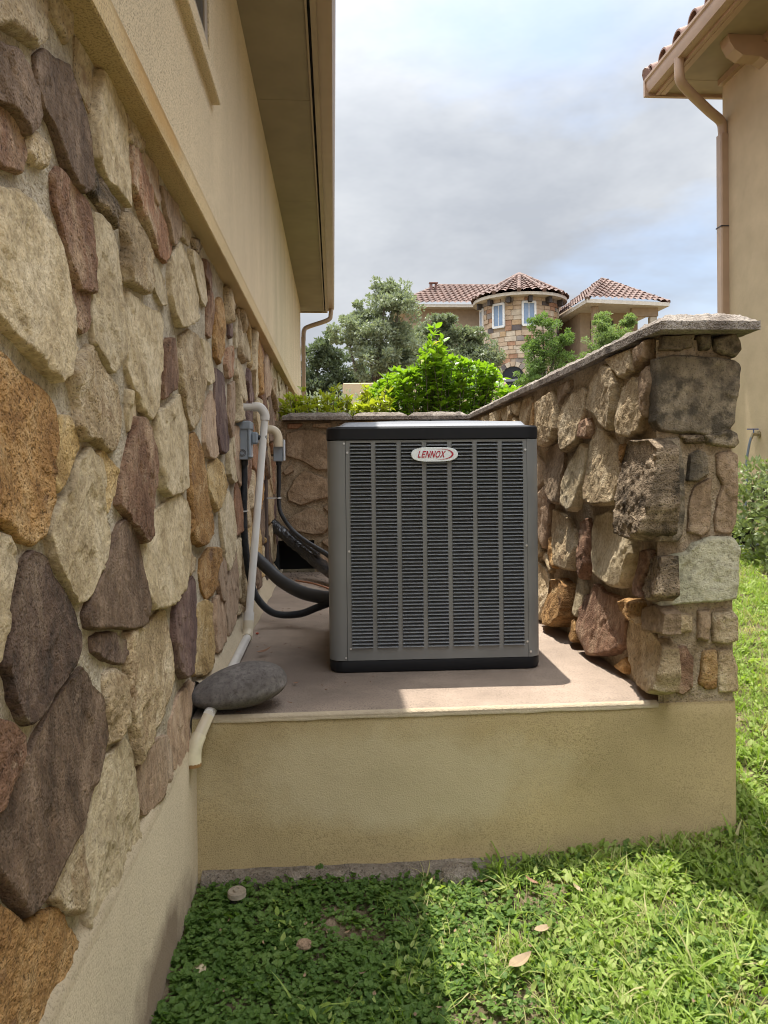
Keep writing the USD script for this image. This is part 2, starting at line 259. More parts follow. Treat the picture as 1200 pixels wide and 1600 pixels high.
HOUSE_STONES = [
 ('T', 1.16,0.725,1.363,0.854,1.36,0.805,1.347,0.769,1.312,0.734,1.253,0.717,1.204,0.701,1.176,0.696,1.106,0.643,1.079,0.689),
 ('T', 1.384,0.861,1.447,0.896,1.48,0.878,1.476,0.85,1.461,0.827,1.431,0.836,1.405,0.842),
 ('B', 1.105,0.618,1.157,0.641,1.214,0.665,1.263,0.668,1.288,0.633,1.298,0.611,1.286,0.584,1.259,0.563,1.237,0.576,1.199,0.58,1.154,0.568,1.103,0.56),
 ('R', 1.096,0.539,1.154,0.558,1.194,0.568,1.229,0.557,1.261,0.548,1.263,0.525,1.238,0.491,1.19,0.479,1.15,0.472,1.093,0.461),
 ('B', 1.319,0.709,1.364,0.745,1.411,0.753,1.479,0.781,1.504,0.766,1.54,0.746,1.575,0.723,1.594,0.692,1.591,0.637,1.573,0.6,1.532,0.564,1.48,0.564,1.446,0.585,1.414,0.607,1.383,0.634,1.345,0.644,1.326,0.674),
 ('T', 1.277,0.56,1.305,0.574,1.333,0.572,1.35,0.562,1.34,0.541,1.303,0.53,1.279,0.537),
 ('T', 1.543,0.87,1.611,0.869,1.621,0.827,1.624,0.797,1.61,0.767,1.573,0.776,1.527,0.791),
 ('C', 1.672,0.874,1.734,0.882,1.821,0.881,1.864,0.866,1.873,0.823,1.893,0.76,1.888,0.665,1.798,0.664,1.674,0.653,1.618,0.669,1.611,0.713,1.627,0.772,1.647,0.826),
 ('T', 1.883,0.889,1.956,0.914,2.008,0.917,2.026,0.891,2.011,0.85,1.933,0.827,1.885,0.823),
 ('Q', 1.908,0.814,1.964,0.83,2.035,0.809,2.119,0.789,2.17,0.762,2.258,0.755,2.318,0.736,2.37,0.706,2.359,0.683,2.285,0.634,2.201,0.631,2.11,0.646,2.027,0.672,1.963,0.709,1.909,0.726,1.899,0.771),
 ('P', 2.052,0.859,2.124,0.868,2.218,0.888,2.223,0.847,2.212,0.799,2.178,0.769,2.126,0.782,2.069,0.805,2.036,0.827),
 ('P', 2.264,0.842,2.353,0.853,2.478,0.859,2.528,0.835,2.514,0.781,2.43,0.734,2.362,0.718,2.337,0.752,2.304,0.79),
 ('T', 2.572,0.843,2.676,0.864,2.723,0.854,2.683,0.807,2.601,0.791,2.546,0.792),
 ('K', 2.747,0.836,2.84,0.864,2.894,0.858,2.864,0.828,2.77,0.81),
 ('R', 1.391,0.535,1.411,0.557,1.458,0.553,1.505,0.551,1.554,0.548,1.573,0.524,1.583,0.474,1.584,0.421,1.586,0.378,1.545,0.368,1.507,0.365,1.475,0.392,1.452,0.422,1.427,0.463,1.402,0.493),
 ('R', 1.484,0.348,1.514,0.355,1.569,0.359,1.563,0.33,1.554,0.298,1.529,0.283,1.503,0.288,1.49,0.321),
 ('K', 1.595,0.634,1.651,0.638,1.706,0.624,1.755,0.627,1.78,0.609,1.757,0.568,1.698,0.577,1.653,0.582,1.605,0.585,1.58,0.593),
 ('C', 1.077,0.389,1.148,0.418,1.217,0.441,1.294,0.444,1.365,0.435,1.405,0.412,1.433,0.375,1.442,0.347,1.465,0.328,1.479,0.312,1.47,0.279,1.446,0.226,1.421,0.182,1.384,0.169,1.324,0.187,1.244,0.207,1.173,0.225,1.141,0.238,1.072,0.257),
 ('C', 1.598,0.538,1.646,0.549,1.702,0.547,1.74,0.536,1.764,0.507,1.787,0.453,1.805,0.389,1.807,0.336,1.793,0.283,1.76,0.248,1.724,0.231,1.658,0.248,1.602,0.273,1.591,0.316,1.598,0.371,1.597,0.425,1.595,0.478),
 ('T', 1.845,0.619,1.898,0.637,1.972,0.639,2.044,0.622,2.084,0.591,2.08,0.519,2.05,0.485,1.937,0.473,1.842,0.465,1.832,0.496,1.852,0.548,1.837,0.582),
 ('C', 1.88,0.434,1.973,0.438,2.097,0.439,2.206,0.453,2.246,0.436,2.224,0.366,2.187,0.285,2.15,0.207,2.109,0.171,2.049,0.142,1.982,0.161,1.909,0.204,1.852,0.25,1.844,0.296,1.864,0.354),
 ('C', 1.86,0.191,1.896,0.193,1.925,0.17,1.93,0.137,1.898,0.117,1.867,0.104,1.858,0.14),
 ('T', 1.462,0.188,1.507,0.219,1.568,0.251,1.609,0.242,1.679,0.211,1.746,0.19,1.766,0.171,1.78,0.134,1.772,0.084,1.739,0.053,1.694,0.045,1.648,0.055,1.583,0.066,1.515,0.067,1.49,0.09,1.502,0.12,1.478,0.156),
 ('G', 1.06,0.17,1.139,0.177,1.182,0.171,1.239,0.15,1.281,0.144,1.348,0.126,1.378,0.109,1.387,0.082,1.375,0.046,1.359,0.017,1.351,-0.011,1.349,-0.051,1.33,-0.084,1.306,-0.108,1.275,-0.119,1.231,-0.107,1.172,-0.081,1.129,-0.068,1.052,-0.038),
 ('Y', 1.416,0.093,1.458,0.096,1.485,0.074,1.499,0.05,1.472,0.019,1.449,-0.004,1.418,-0.022,1.378,-0.035,1.369,-0.017,1.378,0.023,1.392,0.053),
 ('C', 1.553,0.041,1.585,0.027,1.61,0.017,1.635,-0.022,1.642,-0.064,1.658,-0.108,1.674,-0.151,1.658,-0.19,1.603,-0.211,1.568,-0.24,1.522,-0.257,1.484,-0.254,1.436,-0.217,1.387,-0.18,1.357,-0.148,1.341,-0.11,1.354,-0.087,1.386,-0.066,1.427,-0.05,1.47,-0.027,1.501,0.011),
 ('Y', 1.62,0.029,1.665,0.034,1.722,0.014,1.762,-0.003,1.744,-0.039,1.712,-0.067,1.682,-0.09,1.664,-0.082,1.647,-0.043,1.631,-0.004),
 ('R', 1.916,0.125,1.994,0.13,2.026,0.099,2.066,0.057,2.077,0.006,2.059,-0.056,2.041,-0.114,2.009,-0.171,1.968,-0.187,1.924,-0.172,1.877,-0.135,1.816,-0.101,1.758,-0.075,1.77,-0.039,1.828,0.02,1.871,0.068),
 ('B', 1.776,-0.133,1.814,-0.129,1.876,-0.149,1.917,-0.184,1.94,-0.228,1.962,-0.281,1.978,-0.358,1.956,-0.392,1.917,-0.397,1.795,-0.374,1.692,-0.349,1.563,-0.324,1.531,-0.312,1.528,-0.293,1.566,-0.262,1.611,-0.235,1.681,-0.196,1.732,-0.165),
 ('C', 1.059,-0.083,1.128,-0.097,1.171,-0.107,1.187,-0.124,1.186,-0.149,1.166,-0.181,1.147,-0.217,1.137,-0.253,1.121,-0.278,1.052,-0.287),
 ('D', 1.244,-0.154,1.268,-0.143,1.318,-0.158,1.349,-0.195,1.405,-0.234,1.451,-0.279,1.47,-0.319,1.469,-0.344,1.439,-0.371,1.388,-0.381,1.334,-0.394,1.27,-0.411,1.234,-0.407,1.214,-0.391,1.187,-0.351,1.172,-0.321,1.157,-0.292,1.172,-0.262,1.191,-0.236,1.217,-0.201),
 ('D', 1.566,-0.355,1.6,-0.355,1.711,-0.379,1.787,-0.414,1.796,-0.439,1.774,-0.453,1.713,-0.433,1.624,-0.401,1.569,-0.372),
 ('T', 1.644,-0.453,1.711,-0.461,1.772,-0.489,1.797,-0.524,1.8,-0.571,1.765,-0.604,1.718,-0.615,1.664,-0.601,1.662,-0.561,1.646,-0.514),
 ('B', 1.434,-0.405,1.496,-0.398,1.549,-0.448,1.624,-0.498,1.644,-0.541,1.647,-0.584,1.613,-0.607,1.577,-0.627,1.539,-0.65,1.498,-0.677,1.441,-0.693,1.39,-0.697,1.326,-0.704,1.282,-0.713,1.244,-0.72,1.218,-0.71,1.185,-0.676,1.142,-0.621,1.109,-0.587,1.061,-0.528,1.12,-0.516,1.156,-0.494,1.206,-0.475,1.257,-0.464,1.314,-0.441,1.377,-0.416),
 ('R', 1.05,-0.326,1.117,-0.372,1.16,-0.394,1.191,-0.425,1.195,-0.444,1.175,-0.457,1.152,-0.472,1.119,-0.494,1.045,-0.479),
 ('T', 1.81,-0.399,1.885,-0.408,2.007,-0.429,2.157,-0.415,2.222,-0.428,2.253,-0.486,2.31,-0.569,2.323,-0.652,2.274,-0.687,2.212,-0.696,2.129,-0.722,2.025,-0.711,1.872,-0.731,1.862,-0.708,1.858,-0.662,1.822,-0.586,1.809,-0.504,1.802,-0.44),
 ('P', 2.001,-0.752,2.095,-0.763,2.189,-0.789,2.235,-0.867,2.215,-0.916,2.116,-0.917,1.985,-0.906,1.926,-0.886,1.897,-0.839,1.888,-0.77),
 ('C', 1.594,-0.636,1.677,-0.639,1.779,-0.645,1.827,-0.691,1.842,-0.735,1.869,-0.78,1.877,-0.855,1.867,-0.919,1.807,-0.943,1.705,-0.947,1.591,-0.947,1.536,-0.944,1.498,-0.91,1.489,-0.846,1.496,-0.786,1.506,-0.752,1.528,-0.711,1.558,-0.672),
 ('T', 1.466,-0.703,1.476,-0.737,1.471,-0.766,1.487,-0.813,1.482,-0.841,1.459,-0.853,1.404,-0.823,1.354,-0.782,1.316,-0.743,1.32,-0.718,1.363,-0.709,1.413,-0.707),
 ('G', 1.023,-0.566,1.107,-0.638,1.148,-0.678,1.205,-0.734,1.243,-0.742,1.338,-0.786,1.368,-0.818,1.389,-0.854,1.445,-0.916,1.454,-0.951,1.408,-0.956,1.328,-0.934,1.256,-0.923,1.163,-0.864,1.017,-0.734),
 ('P', 2.384,-0.735,2.566,-0.735,2.634,-0.764,2.551,-0.783,2.514,-0.826,2.498,-0.896,2.45,-0.959,2.34,-0.949,2.268,-0.906,2.254,-0.846,2.277,-0.776),
 ('V', 2.628,-0.384,2.674,-0.41,2.681,-0.478,2.662,-0.566,2.608,-0.644,2.524,-0.684,2.439,-0.679,2.372,-0.625,2.331,-0.534,2.327,-0.453,2.387,-0.416,2.513,-0.391),
 ('Y', 2.782,-0.513,2.908,-0.519,2.996,-0.553,3.02,-0.643,2.998,-0.716,2.916,-0.779,2.788,-0.773,2.638,-0.724,2.616,-0.691,2.669,-0.636,2.7,-0.562),
 ('P', 3.094,-0.545,3.232,-0.556,3.378,-0.622,3.352,-0.687,3.306,-0.763,3.194,-0.772,3.091,-0.758,3.063,-0.706,3.054,-0.625),
 ('P', 3.493,-0.496,3.677,-0.447,3.776,-0.433,3.813,-0.553,3.747,-0.704,3.669,-0.759,3.445,-0.772,3.414,-0.67),
 ('P', 3.193,-0.398,3.321,-0.403,3.416,-0.438,3.422,-0.583,3.342,-0.592,3.25,-0.562,3.186,-0.474),
 ('G', 2.879,-0.345,3,-0.324,3.233,-0.35,3.248,-0.385,3.172,-0.431,3.132,-0.492,3.047,-0.513,2.924,-0.509,2.828,-0.453,2.792,-0.39,2.809,-0.349),
 ('T', 2.553,-0.305,2.622,-0.3,2.706,-0.329,2.678,-0.36,2.582,-0.366,2.528,-0.341),
 ('C', 2.039,-0.137,2.261,-0.106,2.431,-0.086,2.567,-0.12,2.61,-0.153,2.571,-0.215,2.533,-0.274,2.485,-0.331,2.41,-0.382,2.321,-0.406,2.158,-0.395,2.025,-0.373,1.992,-0.335,1.983,-0.265,1.994,-0.199,2.017,-0.161),
 ('C', 2.131,0.155,2.281,0.185,2.464,0.237,2.513,0.184,2.565,0.155,2.581,0.072,2.586,-0.016,2.572,-0.056,2.473,-0.07,2.263,-0.076,2.173,-0.052,2.145,0.006,2.134,0.079),
 ('G', 2.666,0.113,2.729,0.127,2.818,0.1,2.898,0.053,2.95,-0.022,2.974,-0.099,3.029,-0.179,3.039,-0.242,2.958,-0.281,2.787,-0.286,2.674,-0.26,2.605,-0.218,2.634,-0.152,2.615,-0.084,2.636,0.026),
 ('Y', 3.045,0.014,3.233,0.039,3.398,0.003,3.432,-0.068,3.367,-0.124,3.25,-0.159,3.178,-0.177,3.08,-0.137,3.007,-0.072,2.995,-0.023),
 ('C', 3.425,-0.136,3.575,-0.114,3.754,-0.175,3.791,-0.288,3.73,-0.405,3.562,-0.46,3.454,-0.47,3.399,-0.404,3.333,-0.281,3.303,-0.196),
 ('P', 3.005,0.268,3.12,0.316,3.148,0.249,3.155,0.141,3.182,0.066,3.08,0.045,2.957,0.056,2.917,0.106,2.94,0.205),
 ('V', 3.232,0.427,3.42,0.431,3.458,0.415,3.468,0.303,3.519,0.187,3.467,0.089,3.385,0.073,3.254,0.078,3.224,0.144,3.219,0.282),
 ('T', 2.51,0.439,2.659,0.485,2.837,0.498,2.915,0.43,2.95,0.334,2.87,0.232,2.798,0.181,2.693,0.146,2.623,0.167,2.548,0.224,2.499,0.283,2.473,0.365),
 ('R', 2.312,0.394,2.378,0.409,2.403,0.354,2.418,0.295,2.406,0.265,2.311,0.242,2.223,0.216,2.217,0.252,2.247,0.332),
 ('C', 2.151,0.586,2.198,0.59,2.271,0.565,2.286,0.526,2.294,0.508,2.241,0.495,2.185,0.51,2.14,0.534),
 ('C', 2.377,0.668,2.511,0.749,2.608,0.736,2.686,0.689,2.743,0.627,2.699,0.541,2.638,0.52,2.546,0.49,2.461,0.47,2.403,0.498,2.359,0.549,2.354,0.608),
 ('C', 2.681,0.777,2.808,0.802,2.931,0.802,2.985,0.746,3.025,0.684,2.962,0.647,2.836,0.65,2.748,0.686,2.69,0.736),
 ('R', 2.977,0.825,3.085,0.839,3.13,0.804,3.105,0.696,3.114,0.619,3.075,0.543,3.028,0.545,3.036,0.629,3.06,0.733,2.987,0.772),
 ('G', 3.259,0.723,3.374,0.768,3.467,0.716,3.5,0.636,3.43,0.541,3.308,0.468,3.22,0.483,3.192,0.552,3.199,0.636),
 ('C', 2.906,0.496,3.041,0.505,3.114,0.43,3.126,0.381,3.027,0.351,2.953,0.36),
 ('Q', 3.577,0.564,3.739,0.606,3.833,0.578,3.798,0.478,3.654,0.448,3.543,0.437,3.506,0.487),
 ('V', 3.737,0.816,3.835,0.834,3.778,0.751,3.674,0.645,3.629,0.65,3.661,0.743),
 ('C', 3.933,0.805,4.011,0.797,3.969,0.653,3.889,0.633,3.871,0.703),
 ('C', 4.237,0.777,4.395,0.787,4.484,0.699,4.444,0.643,4.252,0.638,4.138,0.681),
 ('C', 3.96,0.574,4.125,0.565,4.3,0.519,4.317,0.399,4.192,0.377,4.053,0.423,3.95,0.477),
 ('V', 4.437,0.585,4.606,0.556,4.703,0.451,4.583,0.372,4.42,0.443,4.362,0.512),
 ('P', 3.649,0.403,3.843,0.441,3.854,0.304,3.766,0.177,3.67,0.16,3.59,0.252),
 ('C', 3.551,0.088,3.713,0.121,3.752,0.038,3.815,-0.06,3.717,-0.068,3.562,-0.022),
]
SIDE_STONES = [
 ('T', 4.128,0.351,3.829,0.38,3.764,0.283,3.745,0.192,3.825,0.126,3.994,0.107,4.135,0.133),
 ('T', 3.722,0.217,3.656,0.297,3.513,0.338,3.382,0.353,3.338,0.324,3.357,0.255,3.405,0.138,3.434,0.106,3.569,0.075,3.631,0.07,3.671,0.117,3.702,0.167),
 ('T', 3.313,0.26,3.251,0.356,3.193,0.392,3.083,0.417,2.954,0.389,2.928,0.325,2.95,0.223,2.979,0.164,3.023,0.148,3.119,0.186,3.221,0.236),
 ('T', 2.903,0.219,2.862,0.298,2.779,0.328,2.725,0.298,2.691,0.227,2.681,0.166,2.71,0.125,2.789,0.111,2.885,0.12,2.917,0.156),
 ('T', 3.031,0.439,2.783,0.438,2.772,0.362,2.874,0.35,2.954,0.396),
 ('S', 2.734,0.433,2.631,0.447,2.637,0.391,2.73,0.369),
 ('S', 2.707,0.32,2.632,0.353,2.606,0.289,2.646,0.18,2.669,0.201,2.685,0.274),
 ('R', 3.368,0.193,3.297,0.203,3.272,0.176,3.282,0.132,3.334,0.126,3.396,0.137),
 ('S', 3.97,0.068,3.838,0.099,3.714,0.112,3.653,0.035,3.687,-0.046,3.712,-0.188,3.778,-0.201,3.892,-0.161,3.962,-0.083),
 ('C', 3.583,-0.035,3.482,0.042,3.397,0.089,3.326,0.069,3.346,-0.013,3.393,-0.113,3.441,-0.203,3.499,-0.221,3.618,-0.199,3.637,-0.142,3.624,-0.078),
 ('T', 3.257,0.097,3.166,0.15,3.06,0.123,2.967,0.061,2.921,-0.026,2.902,-0.086,2.93,-0.152,3.059,-0.171,3.174,-0.177,3.272,-0.167,3.314,-0.131,3.303,-0.043,3.276,0.039),
 ('T', 3.848,-0.245,3.736,-0.255,3.589,-0.281,3.492,-0.342,3.475,-0.399,3.516,-0.507,3.546,-0.517,3.732,-0.52,3.808,-0.452,3.875,-0.357),
 ('C', 3.258,-0.297,3.207,-0.236,3.059,-0.212,2.925,-0.214,2.865,-0.236,2.822,-0.295,2.804,-0.351,2.837,-0.439,2.864,-0.484,2.958,-0.504,3.134,-0.496,3.213,-0.48,3.253,-0.418,3.259,-0.347),
 ('R', 3.388,-0.278,3.317,-0.258,3.293,-0.335,3.287,-0.446,3.341,-0.524,3.384,-0.465,3.391,-0.375),
 ('G', 3.813,-0.615,3.649,-0.587,3.528,-0.6,3.51,-0.669,3.512,-0.741,3.655,-0.815,3.797,-0.839,3.889,-0.817,3.851,-0.717),
 ('T', 4.131,-0.562,3.953,-0.584,3.884,-0.65,3.91,-0.742,3.949,-0.847,4.036,-0.825,4.137,-0.746),
 ('C', 3.451,-0.556,3.404,-0.531,3.369,-0.583,3.371,-0.673,3.39,-0.713,3.454,-0.711,3.462,-0.644),
 ('R', 3.265,-0.595,3.214,-0.543,3.105,-0.561,2.932,-0.558,2.872,-0.583,2.88,-0.67,2.895,-0.732,2.971,-0.78,3.11,-0.824,3.181,-0.842,3.237,-0.815,3.329,-0.769,3.344,-0.668,3.317,-0.61),
 ('G', 3.465,-0.759,3.409,-0.732,3.365,-0.777,3.357,-0.817,3.402,-0.837,3.467,-0.824),
 ('G', 2.852,-0.551,2.795,-0.53,2.716,-0.533,2.711,-0.581,2.688,-0.591,2.765,-0.589,2.833,-0.575),
 ('T', 2.854,-0.677,2.828,-0.62,2.735,-0.618,2.627,-0.63,2.527,-0.662,2.513,-0.735,2.529,-0.803,2.598,-0.834,2.704,-0.832,2.787,-0.809,2.837,-0.772,2.855,-0.728),
 ('K', 2.771,0.081,2.583,0.081,2.521,0.05,2.514,-0.148,2.535,-0.24,2.643,-0.28,2.753,-0.267,2.813,-0.186,2.837,-0.089,2.822,0.009),
 ('R', 2.707,-0.338,2.65,-0.328,2.639,-0.367,2.68,-0.469,2.63,-0.489,2.698,-0.491,2.715,-0.441),
 ('K', 2.6,-0.348,2.527,-0.335,2.518,-0.46,2.576,-0.491,2.619,-0.456),
 ('S', 2.664,-0.543,2.582,-0.515,2.51,-0.535,2.51,-0.594,2.643,-0.615),
]
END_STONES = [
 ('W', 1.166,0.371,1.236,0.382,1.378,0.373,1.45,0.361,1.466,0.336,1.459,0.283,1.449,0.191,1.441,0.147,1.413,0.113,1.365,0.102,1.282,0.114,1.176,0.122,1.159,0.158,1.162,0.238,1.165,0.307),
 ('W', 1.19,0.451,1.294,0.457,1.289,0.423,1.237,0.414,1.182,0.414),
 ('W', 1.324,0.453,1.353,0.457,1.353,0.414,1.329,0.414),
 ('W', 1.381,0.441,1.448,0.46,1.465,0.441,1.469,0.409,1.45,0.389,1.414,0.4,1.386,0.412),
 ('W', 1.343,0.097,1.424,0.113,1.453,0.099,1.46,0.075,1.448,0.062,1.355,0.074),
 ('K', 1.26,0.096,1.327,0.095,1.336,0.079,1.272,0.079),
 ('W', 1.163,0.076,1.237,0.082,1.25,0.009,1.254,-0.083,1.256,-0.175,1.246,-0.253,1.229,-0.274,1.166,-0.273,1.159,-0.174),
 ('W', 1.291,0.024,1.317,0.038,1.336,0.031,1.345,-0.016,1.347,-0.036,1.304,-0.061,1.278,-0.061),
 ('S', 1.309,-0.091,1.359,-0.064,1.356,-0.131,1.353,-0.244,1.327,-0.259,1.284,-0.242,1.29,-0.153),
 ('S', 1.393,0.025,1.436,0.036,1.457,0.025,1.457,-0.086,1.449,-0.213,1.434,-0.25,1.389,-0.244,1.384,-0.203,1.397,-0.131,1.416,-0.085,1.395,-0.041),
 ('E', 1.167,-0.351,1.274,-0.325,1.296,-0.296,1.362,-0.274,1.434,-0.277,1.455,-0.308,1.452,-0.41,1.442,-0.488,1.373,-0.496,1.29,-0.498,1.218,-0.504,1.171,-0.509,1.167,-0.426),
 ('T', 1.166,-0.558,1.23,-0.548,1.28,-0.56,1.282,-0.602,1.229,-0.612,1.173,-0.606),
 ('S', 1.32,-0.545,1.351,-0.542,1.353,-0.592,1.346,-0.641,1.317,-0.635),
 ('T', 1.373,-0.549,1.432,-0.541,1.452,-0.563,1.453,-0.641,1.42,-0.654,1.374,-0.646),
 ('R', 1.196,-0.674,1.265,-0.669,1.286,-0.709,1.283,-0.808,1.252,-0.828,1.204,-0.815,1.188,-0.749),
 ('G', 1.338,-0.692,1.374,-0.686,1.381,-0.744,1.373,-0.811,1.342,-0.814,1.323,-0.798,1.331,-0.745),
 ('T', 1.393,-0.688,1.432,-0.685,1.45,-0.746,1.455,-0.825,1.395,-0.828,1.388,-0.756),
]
BACK_STONES = [
 ('S', -0.385,0.283,-0.264,0.319,-0.138,0.307,-0.028,0.254,0.049,0.158,-0.006,-0.026,-0.137,-0.025,-0.262,0.056,-0.392,0.094),
 ('S', -0.42,-0.032,-0.346,0.036,-0.315,-0.023,-0.389,-0.064),
 ('S', -0.386,-0.206,-0.316,-0.086,-0.242,-0.024,-0.08,-0.084,0.046,-0.133,0.018,-0.238,-0.167,-0.278,-0.272,-0.313,-0.371,-0.275),
 ('S', -0.389,-0.427,-0.299,-0.376,-0.193,-0.325,-0.089,-0.395,-0.011,-0.465,-0.086,-0.548,-0.17,-0.558,-0.348,-0.523),
 ('Q', -0.368,0.362,-0.221,0.366,-0.29,0.319,-0.379,0.32),
 ('S', -0.158,0.365,-0.001,0.37,-0.028,0.317,-0.18,0.334),
]
# ------------------------------------------------------------------ ground
def gz(x, y):
    x, y = np.asarray(x, float), np.asarray(y, float)
    z = np.interp(x, [-3, .35, .8, 1.5, 3.2, 6, 9], [-1.440, -1.440, -1.405, -1.345, -1.14, -1.0, -.95]) + .11 * np.clip(y - 2.57, 0, 32) + .02 * np.clip(y - 2.57, -6, 0)
    return z
def gnoise(x, y): return gz(x, y) + .018 * (noise2(x, y, 2.2, 5) - .5) + .010 * (noise2(x, y, 14., 9) - .5)
gx = np.unique(np.concatenate([np.linspace(-900, -12, 14), np.linspace(-12, -.6, 12), np.arange(-.6, 4.6, .05), np.linspace(4.6, 40, 36), np.linspace(40, 900, 14)]))
gy = np.unique(np.concatenate([np.linspace(-900, -6, 12), np.linspace(-6, 1.0, 15), np.arange(1.0, 8.0, .05), np.linspace(8, 60, 40), np.linspace(60, 1500, 16)]))
M_soil = mat('lawn_soil', {'g': ('geometry', {}), 'n1': ('noise_texture', {'scale': 5.0, 'detail': 8.0, 'roughness': .65}),
    'r1': ('rgb_ramp', {'ramp': [(.3, (.06, .055, .025)), (.5, (.13, .105, .062)), (.68, (.27, .20, .135))]}),
    'n2': ('noise_texture', {'scale': 70.0, 'detail': 5.0}), 'b': ('bump', {'strength': .9, 'distance': .02}), 'p': ('principled_bsdf', {'roughness': .95, 'specular_ior_level': .1})},
    [('g.position', 'n1.vector'), ('n1.fac', 'r1.fac'), ('r1.color', 'p.base_color'), ('g.position', 'n2.vector'), ('n2.fac', 'b.height'), ('b.normal', 'p.normal')])
solo('ground', grid(gx, gy, lambda x, y: np.stack([x, y, gnoise(x, y)], 1)), M_soil, None, None, smooth=True, kind='structure')

# ------------------------------------------------------------------ rubble stones
def ring(P, step):
    n = max(8, int(P.exterior.length / step)); d = np.linspace(0, P.exterior.length, n, endpoint=False)
    p = shapely.line_interpolate_point(P.exterior, d); return np.stack([shapely.get_x(p), shapely.get_y(p)], 1)

def stone(P, t, seed, step=.016, rough=.5, rad=.02, round_=.012, wob=.006, tilt=.1, lean=.0, fine=0.0):
    """A rubble stone: outline P in the wall plane, standing t proud; returns (u, v, h) and faces."""
    rng = np.random.default_rng(seed)
    Q = P.buffer(round_).buffer(-2 * round_).buffer(round_)
    if Q.is_empty: Q = P
    if isinstance(Q, MultiPolygon): Q = max(Q.geoms, key=lambda g: g.area)
    b = ring(Q, step * .6)
    c = b.mean(0); o = (b - c); o /= np.linalg.norm(o, axis=1, keepdims=True) + 1e-9
    b = b + o * ((noise2(b[:, 0], b[:, 1], 28., seed % 97) - .5) * 2 * wob)[:, None]
    Q2 = Polygon(b).buffer(0)
    if isinstance(Q2, MultiPolygon): Q2 = max(Q2.geoms, key=lambda g: g.area)
    b = ring(Q2, step * .6)
    x0, y0, x1, y1 = Q2.bounds
    X, Y = np.meshgrid(np.arange(x0, x1, step), np.arange(y0, y1, step * .87)); X = X + (np.arange(len(X)) % 2)[:, None] * step / 2
    g = np.stack([X.ravel(), Y.ravel()], 1) + rng.uniform(-.25, .25, (X.size, 2)) * step
    rings = []
    for dd in (rad * .45, rad):
        I = Q2.buffer(-dd)
        if isinstance(I, Polygon) and not I.is_empty and I.exterior.length > 4 * step: rings.append(ring(I, step * (.6 if dd < rad else .75)))
    I = Q2.buffer(-(rad if len(rings) == 2 else rad * .45) - .5 * step)
    inside = shapely.contains_xy(I, g[:, 0], g[:, 1]) if not I.is_empty else np.zeros(len(g), bool)
    pts = np.vstack([b] + rings + [g[inside]]); nb = len(b)
    tri = Delaunay(pts).simplices; cen = pts[tri].mean(1)
    tri = tri[shapely.contains_xy(Q2.buffer(1e-4), cen[:, 0], cen[:, 1])]
    a = pts[tri]; flip = ((a[:, 1, 0] - a[:, 0, 0]) * (a[:, 2, 1] - a[:, 0, 1]) - (a[:, 2, 0] - a[:, 0, 0]) * (a[:, 1, 1] - a[:, 0, 1])) < 0
    tri[flip] = tri[flip][:, ::-1]
    d = shapely.distance(Q2.exterior, shapely.points(pts)); d[:nb] = 0
    k = np.clip(d / rad, 0, 1); prof = np.sqrt(np.maximum(0, 1 - (1 - k) ** 2))
    sc = rng.uniform(.8, 1.25)
    n1 = noise2(pts[:, 0] * (1 + tilt * 3), pts[:, 1], 6.5 * sc, seed); n2 = noise2(pts[:, 0], pts[:, 1], 34., seed + 11)
    led = np.floor(n1 * 7 + .35 * n2) / 7 - .5
    rel = (1 - rough) * led * .036 + rough * ((n1 - .5) * .045 + (n2 - .5) * .016) + (n2 - .5) * (.0015 + .005 * rough)
    ta, tb = rng.normal(0, tilt, 2)
    rel = rel + (pts[:, 0] - c[0]) * ta + (pts[:, 1] - c[1]) * (tb - lean)
    if fine: rel = rel + fine * (noise2(pts[:, 0], pts[:, 1], 70., seed + 5, 2) - .5) * 2
    rel = np.clip(rel, -.4 * t, 1.0 * t)
    h = t * (.45 + .55 * prof) + rel * np.clip(d / (rad * .8), 0, 1)
    V = np.column_stack([pts, h]); S = np.column_stack([b, np.full(nb, -.03)]); n = len(V); i = np.arange(nb); j = (i + 1) % nb
    area = np.sum(b[:, 0] * np.roll(b[:, 1], -1) - b[:, 1] * np.roll(b[:, 0], -1))
    F = np.vstack([np.stack([i, n + i, n + j], 1), np.stack([i, n + j, j], 1)])
    if area < 0: F = F[:, ::-1]
    return np.vstack([V, S]), np.vstack([tri, F])

def polys(data, grow=0.0):
    out = []
    for c, *q in data:
        P = Polygon(np.array(q).reshape(-1, 2)).buffer(0).buffer(grow, join_style=2)
        if isinstance(P, MultiPolygon): P = max(P.geoms, key=lambda g: g.area)
        out.append((c, P))
    return out

